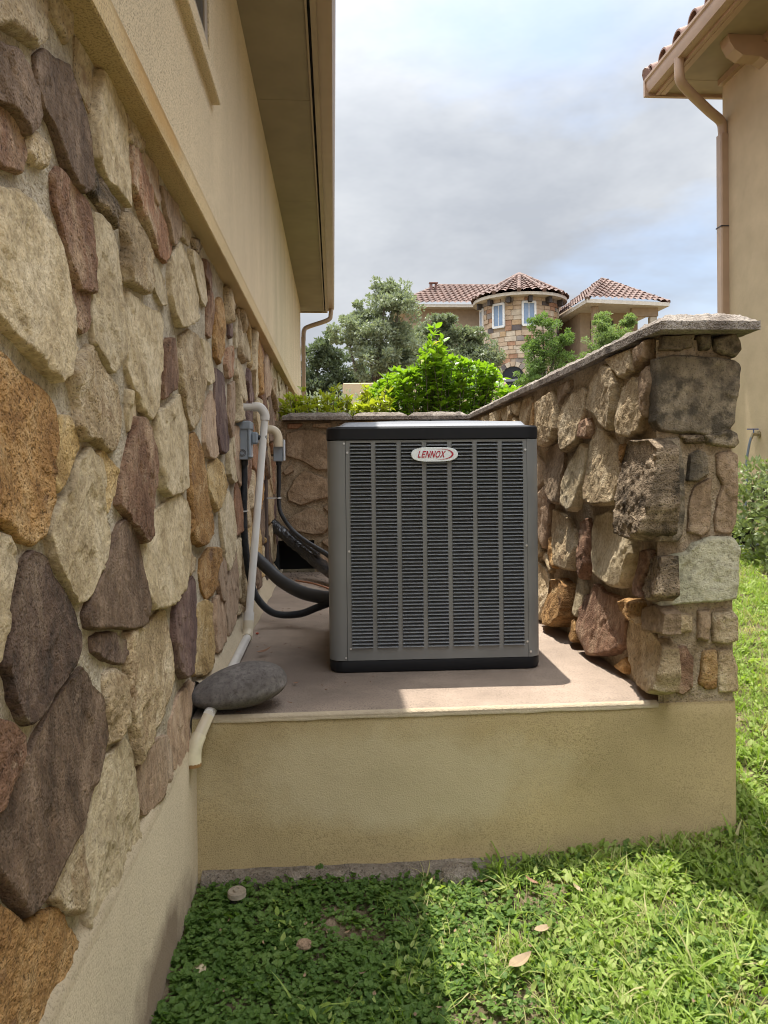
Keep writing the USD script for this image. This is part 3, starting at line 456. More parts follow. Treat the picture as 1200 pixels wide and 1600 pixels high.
def fill(region, taken, su, sv, seed, gap=.014, minarea=.004, jit=.42):
    """Irregular stones that fill what the measured ones leave free of a region."""
    rng = np.random.default_rng(seed); x0, y0, x1, y1 = region.bounds; pts = []
    for i, cx_ in enumerate(np.arange(x0 - su, x1 + 2 * su, su)):
        for cy_ in np.arange(y0 - sv, y1 + 2 * sv, sv):
            pts.append((cx_ + rng.uniform(-jit, jit) * su, cy_ + (i % 2) * sv / 2 + rng.uniform(-jit, jit) * sv))
    vor = Voronoi(np.array(pts)); out = []
    hole = unary_union([p.buffer(gap) for _, p in taken]) if taken else None
    for rg in vor.point_region:
        vs = vor.regions[rg]
        if -1 in vs or len(vs) < 3: continue
        P = Polygon(vor.vertices[vs]).intersection(region)
        if hole is not None: P = P.difference(hole)
        P = P.buffer(-gap / 2)
        if isinstance(P, MultiPolygon): P = max(P.geoms, key=lambda g: g.area)
        if P.is_empty or P.area < minarea: continue
        P = P.buffer(-.012).buffer(.012)
        if isinstance(P, MultiPolygon): P = max(P.geoms, key=lambda g: g.area)
        if P.is_empty or P.area < minarea: continue
        out.append(P)
    return out

def place(parent, P, code, t, seed, tr, **kw):
    v, fc = stone(P, t, seed, **kw)
    part(parent, 'stone', (tr(v), fc), STONE[code], smooth=36)

# ------------------------------------------------------------------ the house on the left
HOUSE_END = 11.4
house = thing('house', 'tan stucco house with a tall rubble stone base at the left edge', 'house', (-.5, 5.0, -1.4))
ys = np.concatenate([np.arange(-1.6, .9, .12), np.arange(.9, 5.2, .025), np.arange(5.2, HOUSE_END + .05, .07)])
zs = np.arange(-.96, .921, .025)
def mort(y, z):
    x = -.512 + .015 * (noise2(y, z, 7., 3) - .5) + .007 * (noise2(y, z, 40., 4) - .5)
    return np.stack([x, y, z], 1)
wall = part(house, 'stone_wall', join(grid(ys, zs, mort), bx(-4.5, -1.6, -1.75, -.56, HOUSE_END, .96)), M_mortar, smooth=50)
HP = polys(HOUSE_STONES, .010)
rng = np.random.default_rng(7)
trH = lambda v: np.column_stack([-.515 + v[:, 2], v[:, 0], v[:, 1]])
ROUGHS = {'C': .25, 'T': .6, 'G': .8, 'Y': .7, 'B': .3, 'D': .35, 'V': .15, 'R': .45, 'Q': .5, 'P': .2, 'K': .95, 'W': .4, 'E': .35, 'S': .3}
for i, (c, P) in enumerate(HP):
    big = P.area > .02
    place(wall, P, c, rng.uniform(.017, .025) if big else rng.uniform(.013, .021), 100 + i, trH, lean=.045, fine=.0020 if ROUGHS[c] < .5 else .004, wob=.006,
          step=.0085 if big else .0075, rough=ROUGHS[c], rad=.010 if ROUGHS[c] > .55 else .0055, tilt=.03 if big else .06, round_=.004)
topz = .885
reg = unary_union([sbox(-.7, -.86, 1.06, topz), sbox(3.55, -.765, HOUSE_END - .02, topz)])
codes = ['C'] * 6 + ['T'] * 6 + ['P'] * 4 + ['Q'] * 2 + ['B'] * 2 + ['V', 'R', 'G', 'Y', 'Y', 'G']
rng = np.random.default_rng(21)
for i, P in enumerate(fill(reg, HP, .27, .40, 5, gap=.017)):
    c = codes[rng.integers(len(codes))]
    place(wall, P, c, rng.uniform(.018, .045), 500 + i, trH, step=.026 if P.centroid.x > 6 else .017, rough=ROUGHS[c], rad=.016, tilt=.06, round_=.012, lean=.05, fine=.003)
# plinth with its sloped mortar ledge, and the fillet where the pad meets the wall
yq = np.arange(-1.6, 2.61, .04)
def ledge(prof, ya, yb, amp, seed, dy=.03):
    pr = np.array(prof, float); yy = np.arange(ya, yb + dy, dy); yy[-1] = yb; n = len(pr)
    V = np.concatenate([np.column_stack([pr[:, 0] + amp * (noise2(np.full(n, y), np.arange(n) * .7, 5., seed) - .5), np.full(n, y), pr[:, 1] + 2.2 * amp * (noise2(np.full(n, y), np.arange(n) * .6, 6., seed + 3) - .5)]) for y in yy])
    a, b = np.meshgrid(np.arange(len(yy) - 1), np.arange(n - 1), indexing='ij'); k = (a * n + b).ravel()
    return V, np.vstack([np.stack([k, k + 1, k + n + 1], 1), np.stack([k, k + n + 1, k + n], 1)])
part(house, 'plinth', ledge([(-.489, -1.75), (-.486, -1.2), (-.485, -.945), (-.488, -.928), (-.497, -.915), (-.530, -.880)], -1.6, 2.60, .006, 3), M_plinth, smooth=40)
part(house, 'mortar_fillet', ledge([(-.425, -.880), (-.436, -.858), (-.452, -.838), (-.476, -.805), (-.497, -.775), (-.545, -.755)], 2.70, 6.06, .02, 8), M_plinth, smooth=60)
part(house, 'plinth', ledge([(-.489, -1.75), (-.485, -.945), (-.530, -.880)], 6.4, HOUSE_END, .006, 4), M_plinth, smooth=40)
# band, upper wall
part(house, 'band', prism([(-.62, .885), (-.448, .885), (-.444, .889), (-.444, .950), (-.450, .972), (-.474, 1.03), (-.62, 1.03)], 1, -1.6, HOUSE_END + .01), M_band)
part(house, 'upper_wall', bx(-4.5, -1.6, 1.0, -.480, HOUSE_END, 2.55), M_stucco)
# window surround high on the wall
part(house, 'window_sill', bx(-.49, 1.2, 1.50, -.446, 3.10, 1.575, .004), M_stucco)
part(house, 'window_jamb', bx(-.49, 2.93, 1.575, -.462, 3.035, 2.3, .003), M_stucco)
wf = part(house, 'window_frame', join(bx(-.486, 1.35, 1.60, -.468, 2.925, 1.66), bx(-.486, 2.86, 1.66, -.468, 2.925, 2.28), bx(-.486, 1.35, 2.28, -.468, 2.925, 2.34)), M_trim)
part(wf, 'pane', bx(-.484, 1.36, 1.66, -.474, 2.86, 2.28), plain('dark_pane', (.03, .035, .04), .08))
# eave: soffit boards, frieze, gutter, roof
SZ = 2.468
yb = [-1.6, 1.15, 3.05, 5.0, 6.9, 8.8, HOUSE_END + .32]
for a, b in zip(yb[:-1], yb[1:]):
    part(house, 'soffit_board', bx(-.52, a + .002, SZ, -.125, b - .002, SZ + .012), M_soffit)
part(house, 'vent_strip', bx(-.124, -1.6, SZ - .010, -.112, HOUSE_END + .32, SZ + .02), M_trim)
part(house, 'fascia', bx(-.095, -1.6, SZ - .016, -.062, HOUSE_END + .33, SZ + .16), M_trim)
part(house, 'eave_gap', bx(-.112, -1.6, SZ + .014, -.095, HOUSE_END + .32, SZ + .03), M_black)  # solid black bar, the groove's shade put into its colour
part(house, 'end_fascia', bx(-.60, HOUSE_END + .33, SZ - .018, -.062, HOUSE_END + .355, SZ + .16), M_trim)
gut = part(house, 'gutter', prism([(-.0615, SZ + .012), (-.0615, SZ + .13), (-.055, SZ + .13), (-.055, SZ + .02), (.018, SZ + .02), (.032, SZ + .045), (.036, SZ + .085), (.030, SZ + .11), (.034, SZ + .13), (.042, SZ + .13), (.044, SZ + .085), (.040, SZ + .04), (.022, SZ + .012)], 1, -1.6, HOUSE_END + .36), M_gutter, smooth=30)
part(house, 'roof', prism([(-4.5, SZ + 1.7), (.035, SZ + .165), (.035, SZ + .20), (-4.5, SZ + 1.77)], 1, -1.6, HOUSE_END + .40), plain('brown_roof_tile', (.20, .12, .085), .8))
ds = part(house, 'downspout', join(tube(smooth_path([(-.01, HOUSE_END + .20, SZ + .02), (-.012, HOUSE_END + .20, SZ - .07), (-.06, HOUSE_END + .2, SZ - .16), (-.36, HOUSE_END + .17, SZ - .27), (-.43, HOUSE_END + .12, SZ - .34), (-.44, HOUSE_END + .1, SZ - .5)], 6), .036, 10),
     bx(-.475, HOUSE_END + .055, -1.0, -.41, HOUSE_END + .145, SZ - .44, .01)), M_gutter, smooth=40)

# ------------------------------------------------------------------ pad
PY = 2.575
pad = thing('equipment_pad', 'raised stucco-faced concrete pad under the big grey air conditioner', 'pad', (.5, 2.6, -1.4))
xs = np.arange(-.50, 1.4701, .03); ysp = np.concatenate([np.array([PY + .010]), np.arange(PY + .03, 6.12, .05)])
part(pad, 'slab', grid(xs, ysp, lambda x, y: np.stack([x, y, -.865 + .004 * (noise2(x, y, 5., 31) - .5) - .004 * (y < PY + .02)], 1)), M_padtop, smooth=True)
zf = np.concatenate([np.arange(-1.72, -.88, .035), [-.876, -.868]])
def face(x, z):
    y = PY + .010 * (noise2(x, z, 6., 41) - .5) + .004 * (noise2(x, z, 30., 42) - .5) + .012 * np.clip((z + .885) / .018, 0, 1) ** 2
    R = .05; k = np.clip((x - (1.47 - R)) / R, 0, 1); y = y + R * (1 - np.sqrt(1 - k ** 2 * .999)); return np.stack([x, y, z], 1)
xf = np.concatenate([np.arange(-.50, 1.42, .03), 1.42 + .05 * np.sin(np.linspace(0, np.pi / 2, 8))])
part(pad, 'stucco_face', join(grid(xf, zf, face), bx(1.40, PY + .05, -1.72, 1.469, 6.2, -.87)), M_padface, smooth=50)
ex = np.arange(-.44, 1.171, .02)
lipw = .010 + .010 * noise2(ex, ex * 0, 9., 5)
part(pad, 'paint_lip', (lambda n: (np.vstack([np.column_stack([ex, np.full(n, PY + .014), np.full(n, -.8585)]), np.column_stack([ex, PY - .004 - .004 * noise2(ex, ex * 0, 20., 6), np.full(n, -.866)]), np.column_stack([ex, np.full(n, PY - .002), -.868 - lipw])]),
     np.vstack([[[i + a, i + a + n, i + a + n + 1], [i + a, i + a + n + 1, i + a + 1]] for i in range(n - 1) for a in (0, n)]).reshape(-1, 3)))(len(ex)), plain('cream_old_paint', (.45, .37, .255), .85, bump=.4), smooth=True)
fx = np.arange(-.47, .95, .02)
def foot(prof):
    V = []
    for x in fx:
        a = .03 * (noise2(x, 0, 8., 51) - .5) + .02 * (noise2(x, 1, 25., 52) - .5); e = 1 - np.clip((x - .6) / .35, 0, 1) * .9
        V += [(x, PY + .02, -1.392 + a * .5), (x, PY - .018 * e - .012 + a * .5, -1.400 + a * .5), (x, PY - .050 * e - .006 + a, -1.425 + a * .4), (x, PY - .065 * e - .008 + a, -1.50)]
    V = np.array(V); n = 4; k = np.array([i * n + j for i in range(len(fx) - 1) for j in range(3)])
    return V, np.vstack([np.stack([k, k + 1, k + n + 1], 1), np.stack([k, k + n + 1, k + n], 1)])
part(pad, 'footing', foot(None), M_footing, smooth=45)

# ------------------------------------------------------------------ garden walls
gw = thing('garden_wall', 'weathered rubble stone wall with a squared end pillar right of the air conditioner', 'stone wall', (1.3, 2.6, -.86))
def topw(y): return .462 - .0185 * (y - 2.5)
def smort(y, z):
    x = 1.182 + .03 * (noise2(y, z, 6., 61) - .5) + .012 * (noise2(y, z, 28., 62) - .5); return np.stack([x, y, np.minimum(z, topw(y) + .01)], 1)
def emort(x, z):
    y = PY + .012 + .02 * (noise2(x, z, 7., 63) - .5) + .012 * (noise2(x, z, 30., 64) - .5); return np.stack([x, y, z], 1)
side = part(gw, 'wall_core', join(grid(np.arange(2.585, 6.3, .03), np.arange(-.88, .47, .03), smort), grid(np.arange(1.165, 1.452, .02), np.arange(-.875, .47, .03), emort),
     prism([(2.61, -.88), (6.35, -.88), (6.35, .385), (2.61, .455)], 0, 1.21, 1.44)), M_mortar2, smooth=50)
trS = lambda v: np.column_stack([1.182 - v[:, 2], v[:, 0], v[:, 1]])
trE = lambda v: np.column_stack([v[:, 0], PY + .012 - v[:, 2], v[:, 1]])
SP, EP = polys(SIDE_STONES, .010), polys(END_STONES, .009)
rng = np.random.default_rng(9)
for i, (c, P) in enumerate(SP):
    thick = rng.uniform(.026, .044) + (.03 if c in 'G' else 0) + (.030 if (c == 'K' and P.area > .02) else 0) - (.012 if c == 'D' else 0)
    place(side, P, c, thick, 900 + i, trS, step=.0085 if P.area > .006 else .007, rough=max(.35, ROUGHS[c]), rad=.011, tilt=.06, round_=.005, wob=.008, fine=.010 if c == 'K' else .0035, lean=.20 if P.centroid.y < .12 else .07)
for i, P in enumerate(fill(Polygon([(2.6, -.86), (6.02, -.86), (6.02, .385), (2.6, .445)]), SP, .20, .30, 15, gap=.022, minarea=.0035)):
    c = ['S', 'T', 'S', 'P', 'T', 'G'][rng.integers(6)]
    place(side, P, c, rng.uniform(.022, .042), 1100 + i, trS, step=.014, rough=ROUGHS[c], rad=.012, tilt=.07, round_=.007, fine=.004, lean=.14)
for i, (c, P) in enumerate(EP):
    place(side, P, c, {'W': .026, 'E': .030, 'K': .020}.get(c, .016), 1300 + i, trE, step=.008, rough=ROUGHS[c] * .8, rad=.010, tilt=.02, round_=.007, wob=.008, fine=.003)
for i, P in enumerate(fill(sbox(2.62, -1.1, 6.3, .38), [], .34, .30, 25, gap=.024)):
    c = ['S', 'T', 'W', 'P', 'C', 'G'][rng.integers(6)]
    place(side, P, c, .035, 1500 + i, lambda v: np.column_stack([1.44 + v[:, 2], v[:, 0], v[:, 1]]), step=.04, rough=.5, rad=.03, tilt=.05, round_=.02)

def coping(x0, x1, y0, y1, zt0, zt1, th, seed, inner='x0', front=False):
    """A rough-edged stone slab: smooth lower edge, chipped bevel above."""
    m = trimesh.creation.box((1, 1, 1)); n = 0
    nx, ny = max(6, int((x1 - x0) / .011)), max(6, int((y1 - y0) / .013))
    us = np.linspace(0, 1, nx); vs = np.linspace(0, 1, ny)
    def top(uu, vv):
        x, y = x0 + uu * (x1 - x0), y0 + vv * (y1 - y0); zt = zt0 + (zt1 - zt0) * vv
        ins = np.minimum.reduce([x - x0, x1 - x, y - y0, y1 - y])
        w = .030 + .070 * noise2(x, y, 14., seed) * 2 * (noise2(x, y, 46., seed + 1))
        k = np.clip(ins / w, 0, 1)
        return np.stack([x, y, zt - th * .55 * (1 - k) ** 1.2 + .010 * (noise2(x, y, 24., seed + 2) - .5) + .018 * (noise2(x, y, 60., seed + 3) - .5) * (k > .02)], 1)
    V, F = grid(us, vs, top)
    cx_, cy_ = (x0 + x1) / 2, (y0 + y1) / 2; ins = np.minimum.reduce([V[:, 0] - x0, x1 - V[:, 0], V[:, 1] - y0, y1 - V[:, 1]]); wv = np.clip(1 - ins / .05, 0, 1)
    V[:, 0] += wv * .022 * (noise2(V[:, 0], V[:, 1], 18., seed + 4) - .5); V[:, 1] += wv * .006 * (noise2(V[:, 0], V[:, 1], 18., seed + 5) - .5)
    idx = np.arange(nx * ny).reshape(nx, ny)
    loop = np.concatenate([idx[:, 0], idx[-1, 1:], idx[-2::-1, -1], idx[0, -2:0:-1]])
    B = V[loop].copy(); B[:, 2] = zt0 + (zt1 - zt0) * (B[:, 1] - y0) / (y1 - y0) - th
    k = len(loop); i = np.arange(k); j = (i + 1) % k; nb = len(V)
    S = np.vstack([np.stack([loop[i], nb + j, nb + i], 1), np.stack([loop[i], loop[j], nb + j], 1)])
    C = np.array([[B[:, 0].mean(), B[:, 1].mean(), B[:, 2].mean()]])
    Bt = np.stack([np.full(k, nb + k), nb + i, nb + j], 1)
    return np.vstack([V, B, C]), np.vstack([F, S, Bt])
cz = lambda y: .530 - .0185 * (y - 2.5)
cy = [2.478, 3.20, 4.15, 5.15, 6.36]
for i, (a, b) in enumerate(zip(cy[:-1], cy[1:])):
    part(gw, 'coping_slab', coping(1.135 + (.006 if i % 2 else 0), 1.497, a + .003, b - .003, cz(a), cz(b), .066, 70 + 7 * i), M_coping, smooth=35)

bw = thing('back_wall', 'low shaded rubble stone wall behind the air conditioner below the green shrub', 'stone wall', (.3, 6.1, -.86))
def bmort(x, z):
    y = 6.105 + .015 * (noise2(x, z, 6., 81) - .5) + .006 * (noise2(x, z, 30., 82) - .5)
    return np.stack([x, y, z], 1)
HX0, HX1, HZ1 = -.46, -.165, -.60
back = part(bw, 'wall_core', join(grid(np.arange(-.52, 1.19, .03), np.concatenate([[HZ1], np.arange(HZ1 + .02, .40, .03)]), bmort), grid(np.arange(HX1, 1.19, .03), np.arange(-.88, HZ1 + .03, .03), bmort),
     bx(-.55, 6.125, HZ1, 1.2, 6.36, .388), bx(HX1, 6.125, -.88, 1.2, 6.36, HZ1)), M_mortar2, smooth=50)
trB = lambda v: np.column_stack([v[:, 0], 6.105 - v[:, 2], v[:, 1]])
BP = polys(BACK_STONES)
for i, (c, P) in enumerate(BP):
    place(back, P, c, .026, 1600 + i, trB, step=.012, rough=.2, rad=.012, tilt=.03, round_=.012)
for i, P in enumerate(fill(sbox(-.14, -.85, 1.16, .38), BP, .36, .33, 35, gap=.03)):
    place(back, P, ['S', 'S', 'T', 'P'][rng.integers(4)], .026, 1650 + i, trB, step=.03, rough=.3, rad=.014, tilt=.03, round_=.02)
part(bw, 'opening', join(bx(HX0, 6.30, -.864, HX1, 6.34, HZ1 + .01), bx(-.50, 6.11, -.864, HX0, 6.34, HZ1)), M_black)  # solid black panels that paint the dark inside of the hole
bc = [-.415, .16, .62, 1.128]
for i, (a, b) in enumerate(zip(bc[:-1], bc[1:])):
    part(bw, 'coping_slab', coping(a + .003, b - .003, 6.02, 6.40, .450, .450, .062, 170 + 7 * i), M_coping, smooth=35)
# ------------------------------------------------------------------ air conditioner
M_cab = plain('grey_cabinet_paint', (.15, .149, .140), .36, spec=.5, var=.14, nscale=3.0, bump=.05, bscale=400.)
M_lou = plain('louvre_sky_tinted_grey', (.205, .218, .23), .36, spec=.5, var=.05)  # cabinet paint with the blue of sky reflection put into its colour
M_blk = plain('black_moulded_trim', (.009, .009, .010), .5, spec=.22, var=.1)
M_topm = plain('pale_grey_top_metal', (.20, .205, .22), .35, spec=.5, var=.04)
M_coil = plain('dark_coil', (.03, .031, .033), .8)
M_screw = plain('steel_screw', (.55, .54, .52), .35, metal=.8)
TH = -.0234; W = .899
ac0 = np.array([-.027, 3.08, -.865])
ca, sa = math.cos(TH), math.sin(TH)
def A(m):
    v, fc = (np.asarray(m.vertices), np.asarray(m.faces)) if hasattr(m, 'vertices') else (np.asarray(m[0], float), np.asarray(m[1]))
    return np.column_stack([ac0[0] + v[:, 0] * ca - v[:, 1] * sa, ac0[1] + v[:, 0] * sa + v[:, 1] * ca, ac0[2] + v[:, 2]]), fc
ac = thing('air_conditioner', 'large grey louvred air conditioner with a red and white badge on the concrete pad', 'air conditioner', ac0 + [W / 2, W / 2, 0])
def rsq(x0, y0, x1, y1, rr, n=7):
    out = []
    for cx_, cy_, a0 in ((x1 - rr, y1 - rr, 0), (x0 + rr, y1 - rr, 90), (x0 + rr, y0 + rr, 180), (x1 - rr, y0 + rr, 270)):
        for t in np.radians(np.linspace(a0, a0 + 90, n)): out.append((cx_ + rr * math.cos(t), cy_ + rr * math.sin(t)))
    return np.array(out)
def loft(rings, cap0=True, cap1=True):
    n = len(rings[0]); V = np.vstack(rings); i = np.arange(n); j = (i + 1) % n; F = []
    for k in range(len(rings) - 1): F += [np.stack([k * n + i, k * n + j, (k + 1) * n + j], 1), np.stack([k * n + i, (k + 1) * n + j, (k + 1) * n + i], 1)]
    nv = len(V); ext = []
    if cap0: ext.append(rings[0].mean(0)); F.append(np.stack([np.full(n, nv), j, i], 1)); nv += 1
    if cap1: ext.append(rings[-1].mean(0)); b = (len(rings) - 1) * n; F.append(np.stack([np.full(n, nv), b + i, b + j], 1))
    return (np.vstack([V, ext]) if ext else V), np.vstack(F)
def rs3(e, rr, z): p = rsq(e, e, W - e, W - e, rr); return np.column_stack([p, np.full(len(p), z)])
ZB, ZR, ZT = .053, .975, 1.033
part(ac, 'base_pan', A(loft([rs3(.012, .05, 0.0), rs3(.004, .058, .004), rs3(.0, .06, .02), rs3(.0, .06, ZB - .006), rs3(.004, .058, ZB)])), M_blk, smooth=35)
rim = part(ac, 'top_rim', A(loft([rs3(.004, .062, ZR), rs3(-.003, .065, ZR + .005), rs3(-.003, .065, ZT - .008), rs3(.003, .062, ZT)], True, False)), M_blk, smooth=35)
part(ac, 'top_cover', A(loft([rs3(.003, .062, ZT), rs3(.035, .06, ZT + .004)], False, False)), M_topm, smooth=35)
part(ac, 'fan_shroud', A(loft([np.column_stack([rsq(.045, .03, W - .05, W - .03, .02), np.full(28, ZT + .001)]), np.column_stack([rsq(.075, .058, W - .06, W - .06, .03), np.full(28, ZT + .021)]), np.column_stack([rsq(.16, .14, W - .15, W - .14, .2), np.full(28, ZT + .030)])], False, False)), M_topm, smooth=35)
gr = [np.array([(.45 + rr * math.cos(t), .45 + rr * math.sin(t), ZT + .034) for t in np.linspace(0, 2 * np.pi, 41)]) for rr in (.06, .1, .14, .18, .22, .26, .29)]
part(ac, 'fan_guard', A(join(*[tube(g, .003, 5, False) for g in gr], *[tube([(.45 + .05 * math.cos(a), .45 + .05 * math.sin(a), ZT + .036), (.45 + .31 * math.cos(a), .45 + .31 * math.sin(a), ZT + .034)], .003, 5) for a in np.linspace(0, 2 * np.pi, 12, endpoint=False)])), M_blk)
part(ac, 'fan_well', A(loft([np.column_stack([rsq(.16, .14, W - .15, W - .14, .2), np.full(28, ZT + .029)]), np.column_stack([rsq(.17, .15, W - .16, W - .15, .2), np.full(28, ZT - .25)])], False, True)), M_coil)
part(ac, 'coil', A(bx(.03, .03, ZB, W - .03, W - .03, ZR)), M_coil)
PX0, PX1 = .078, .842
# rounded corner posts
def post(cx_, cy_, sx_, sy_, lx, ly):
    rr = .056; t = np.linspace(0, np.pi / 2, 9)
    pr = [(lx, 0.0)] + [(rr - rr * math.sin(a), rr - rr * math.cos(a)) for a in t] + [(0.0, ly)]
    pr = np.array(pr); inn = pr.copy(); c = np.array([rr, rr])
    q = np.vstack([pr, [(.004, ly), (.004 + .004, rr), (rr, .008), (lx, .004)]])
    q = np.column_stack([cx_ + sx_ * q[:, 0], cy_ + sy_ * q[:, 1]])
    P = Polygon(q)
    m = trimesh.creation.extrude_polygon(P, ZR - ZB, engine='earcut'); m.apply_translation((0, 0, ZB)); return m
part(ac, 'corner_post', A(post(0, 0, 1, 1, PX0 - .002, .10)), M_cab, smooth=30)
part(ac, 'corner_post', A(post(W, 0, -1, 1, W - PX1 - .002, .10)), M_cab, smooth=30)
part(ac, 'corner_post', A(post(0, W, 1, -1, .09, .10)), M_cab, smooth=30)
part(ac, 'corner_post', A(post(W, W, -1, -1, .09, .10)), M_cab, smooth=30)
# louvred front panel
C0, CW, CP, NR = .096, .0885, .1068, 58
RZ0 = ZB + .052; RP = (ZR - .010 - RZ0) / NR
bars = [(PX0, C0)] + [(C0 + CW + k * CP, C0 + (k + 1) * CP) for k in range(6)] + [(C0 + CW + 6 * CP, PX1)]
pf = join(*[bx(a, .001, ZB, b, .012, ZR) for a, b in bars], *[bx(a, .001, z0, b, .012, z1) for a, b in [(C0 + k * CP, C0 + k * CP + CW) for k in range(7)] for z0, z1 in ((ZB, RZ0), (RZ0 + NR * RP, ZR))])
fp = part(ac, 'front_panel', A(pf), M_cab)
def louvre(xa, xb, z):
    e = .006
    prof = [(-.0035, 0.0), (-.0060, .0012), (-.0060, .0026), (-.0035, .0045), (.0145, .0088), (.0145, .0098)]
    V = []
    for k, (y_, z_) in enumerate(prof):
        q = 0.0 if k < 3 else (e * .3 if k == 3 else e)
        V += [(xa + q, y_, z + z_), (xb - q, y_, z + z_)]
    F = [[2 * k, 2 * k + 1, 2 * k + 3] for k in range(5)] + [[2 * k, 2 * k + 3, 2 * k + 2] for k in range(5)]
    V += [(xa, .006, z - .001), (xb, .006, z - .001)]
    F += [[0, 12, 13], [0, 13, 1]]
    n = len(V)
    for x_, q in ((xa, 1), (xb, -1)):
        b = len(V); V += [(x_, -.0035, z), (x_ + q * e, .0145, z + .0105), (x_, .016, z + .0152), (x_, .016, z)]
        F += [[b, b + 1, b + 2], [b, b + 2, b + 3]]
    return np.array(V), np.array(F)
for k in range(7):
    part(fp, 'louvre_column', A(join(*[louvre(C0 + k * CP, C0 + k * CP + CW, RZ0 + i * RP) for i in range(NR)])), M_lou)
for k, (x_, z_) in enumerate([(.085, .925), (.0885, .512), (.0905, .055 + ZB - .055 + .05), (.0700, ZB + .012), (.836, .93), (.838, .525), (.838, .118), (.852, ZB + .022), (.072, ZR - .012)]):
    part(ac, 'screw', A(disc((x_, .002, z_), (0, -1, 0), .0048, .004, 8)), M_screw, smooth=30)
# perforated coil guard on the left side and plain louvre panels elsewhere
for i in range(60):
    pass
part(ac, 'side_panel', A(join(bx(.004, .10, ZB, .012, W - .09, ZR), *[bx(-.002, .11, ZB + .03 + i * .03, .006, W - .10, ZB + .042 + i * .03) for i in range(29)])), M_cab)
part(ac, 'side_panel', A(join(bx(W - .012, .10, ZB, W - .004, W - .09, ZR), *[bx(W - .006, .11, ZB + .03 + i * .03, W + .002, W - .10, ZB + .042 + i * .03) for i in range(29)])), M_cab)
part(ac, 'side_panel', A(join(bx(.09, W - .012, ZB, W - .09, W - .004, ZR), *[bx(.1, W - .006, ZB + .03 + i * .03, W - .1, W + .002, ZB + .042 + i * .03) for i in range(29)])), M_cab)
# badge
BCX, BCZ, BW, BH = .4500, .914, .0990, .0305
tt = np.linspace(0, 2 * np.pi, 64, endpoint=False)
def se(k, y_, e=3.2): return np.column_stack([BCX + k * BW * np.sign(np.cos(tt)) * abs(np.cos(tt)) ** (2 / 3.6), np.full(64, y_), BCZ + k * BH * np.sign(np.sin(tt)) * abs(np.sin(tt)) ** (2 / 2.3)])
badge = part(ac, 'badge', A(loft([se(.97, -.005), se(1.0, -.007), se(1.0, -.010), se(.97, -.0125)])), plain('badge_white', (.70, .73, .72), .30, var=.02), smooth=35)
M_red = plain('badge_red', (.36, .012, .03), .4, var=.04)
tm = meshkit.text_mesh('LENNOX', .0262, .001, bold=True); tv = np.array(tm.vertices); w_ = tv[:, 0].max() - tv[:, 0].min()
tx = (tv[:, 0] - tv[:, 0].min()) * (.112 / w_) + tv[:, 1] * .28
part(badge, 'lettering', A((np.column_stack([BCX - BW + .0275 + tx, -.0126 - tv[:, 2], BCZ - .0125 + tv[:, 1]]), np.array(tm.faces))), M_red)
al = np.linspace(math.radians(118), math.radians(-122), 60)
oc = np.array([BCX + .030, BCZ + .0005])
ou = np.column_stack([oc[0] + .0500 * np.cos(al), oc[1] + .0222 * np.sin(al)])
wd = .0008 + .0075 * np.clip(np.cos((np.linspace(-1, 1, 60)) * 1.5), 0, 1) ** 1.3
inn = ou - np.column_stack([np.cos(al), np.sin(al) * .45]) * wd[:, None]
V = np.vstack([np.column_stack([ou[:, 0], np.full(60, -.0134), ou[:, 1]]), np.column_stack([inn[:, 0], np.full(60, -.0134), inn[:, 1]])]); i = np.arange(59)
part(badge, 'swoosh', A((V, np.vstack([np.stack([i, i + 60, i + 61], 1), np.stack([i, i + 61, i + 1], 1)]))), M_red)

# ------------------------------------------------------------------ pipes, boxes, cables on the wall
M_pvc = plain('white_pvc', (.60, .57, .52), .38, var=.10, nscale=5)
M_pvc2 = plain('cream_pvc', (.58, .50, .36), .4, var=.08)
M_box = plain('grey_enamel_box', (.22, .25, .28), .42, var=.06)
M_rub = plain('black_rubber', (.014, .015, .017), .5, var=.15, bump=.25, bscale=200.)
M_dk = plain('dark_brown_metal', (.045, .03, .026), .5)
M_tape = plain('glossy_black_tape', (.012, .012, .013), .12, spec=.7, bump=.9, bscale=45.)
M_cop = plain('copper', (.55, .27, .16), .35, metal=.9)

dp = thing('drain_pipe', 'white plastic drain pipe running down the stone wall and under the rock', 'pipe', (-.44, 3.7, -.8))
pr = .0195
part(dp, 'wall_stub', tube([(-.515, 4.06, .333), (-.425, 4.06, .333)], pr, 14), M_pvc, smooth=40)
el = smooth_path([(-.435, 4.06, .334), (-.405, 4.06, .334), (-.385, 4.065, .318), (-.372, 4.07, .290), (-.372, 4.07, .262)], 5)
part(dp, 'elbow', tube(el, pr + .006, 14), M_pvc, smooth=40)
part(dp, 'riser', tube([(-.372, 4.07, .27), (-.436, 3.73, -.775)], pr, 14), M_pvc, smooth=40)
part(dp, 'coupling', join(tube([(-.4335, 3.745, -.725), (-.436, 3.73, -.775)], pr + .006, 14)), M_pvc, smooth=40)
part(dp, 'elbow', tube(smooth_path([(-.436, 3.73, -.765), (-.437, 3.715, -.815), (-.4355, 3.66, -.838)], 4), pr + .006, 14), M_pvc2, smooth=40)
part(dp, 'run', tube([(-.436, 3.67, -.8365), (-.436, 2.535, -.842)], pr, 14), M_pvc, smooth=40)
part(dp, 'drop', tube([(-.436, 2.535, -.842), (-.462, 2.487, -.9)], [pr, pr + .002], 14), M_pvc2, smooth=40)
part(dp, 'outlet', tube(smooth_path([(-.458, 2.493, -.892), (-.468, 2.475, -.915), (-.474, 2.468, -.945), (-.475, 2.466, -.975)], 4), np.linspace(pr + .004, pr + .007, 13), 14, False), plain('stained_cream_pvc', (.62, .55, .38), .4, var=.12, nscale=20), smooth=40)
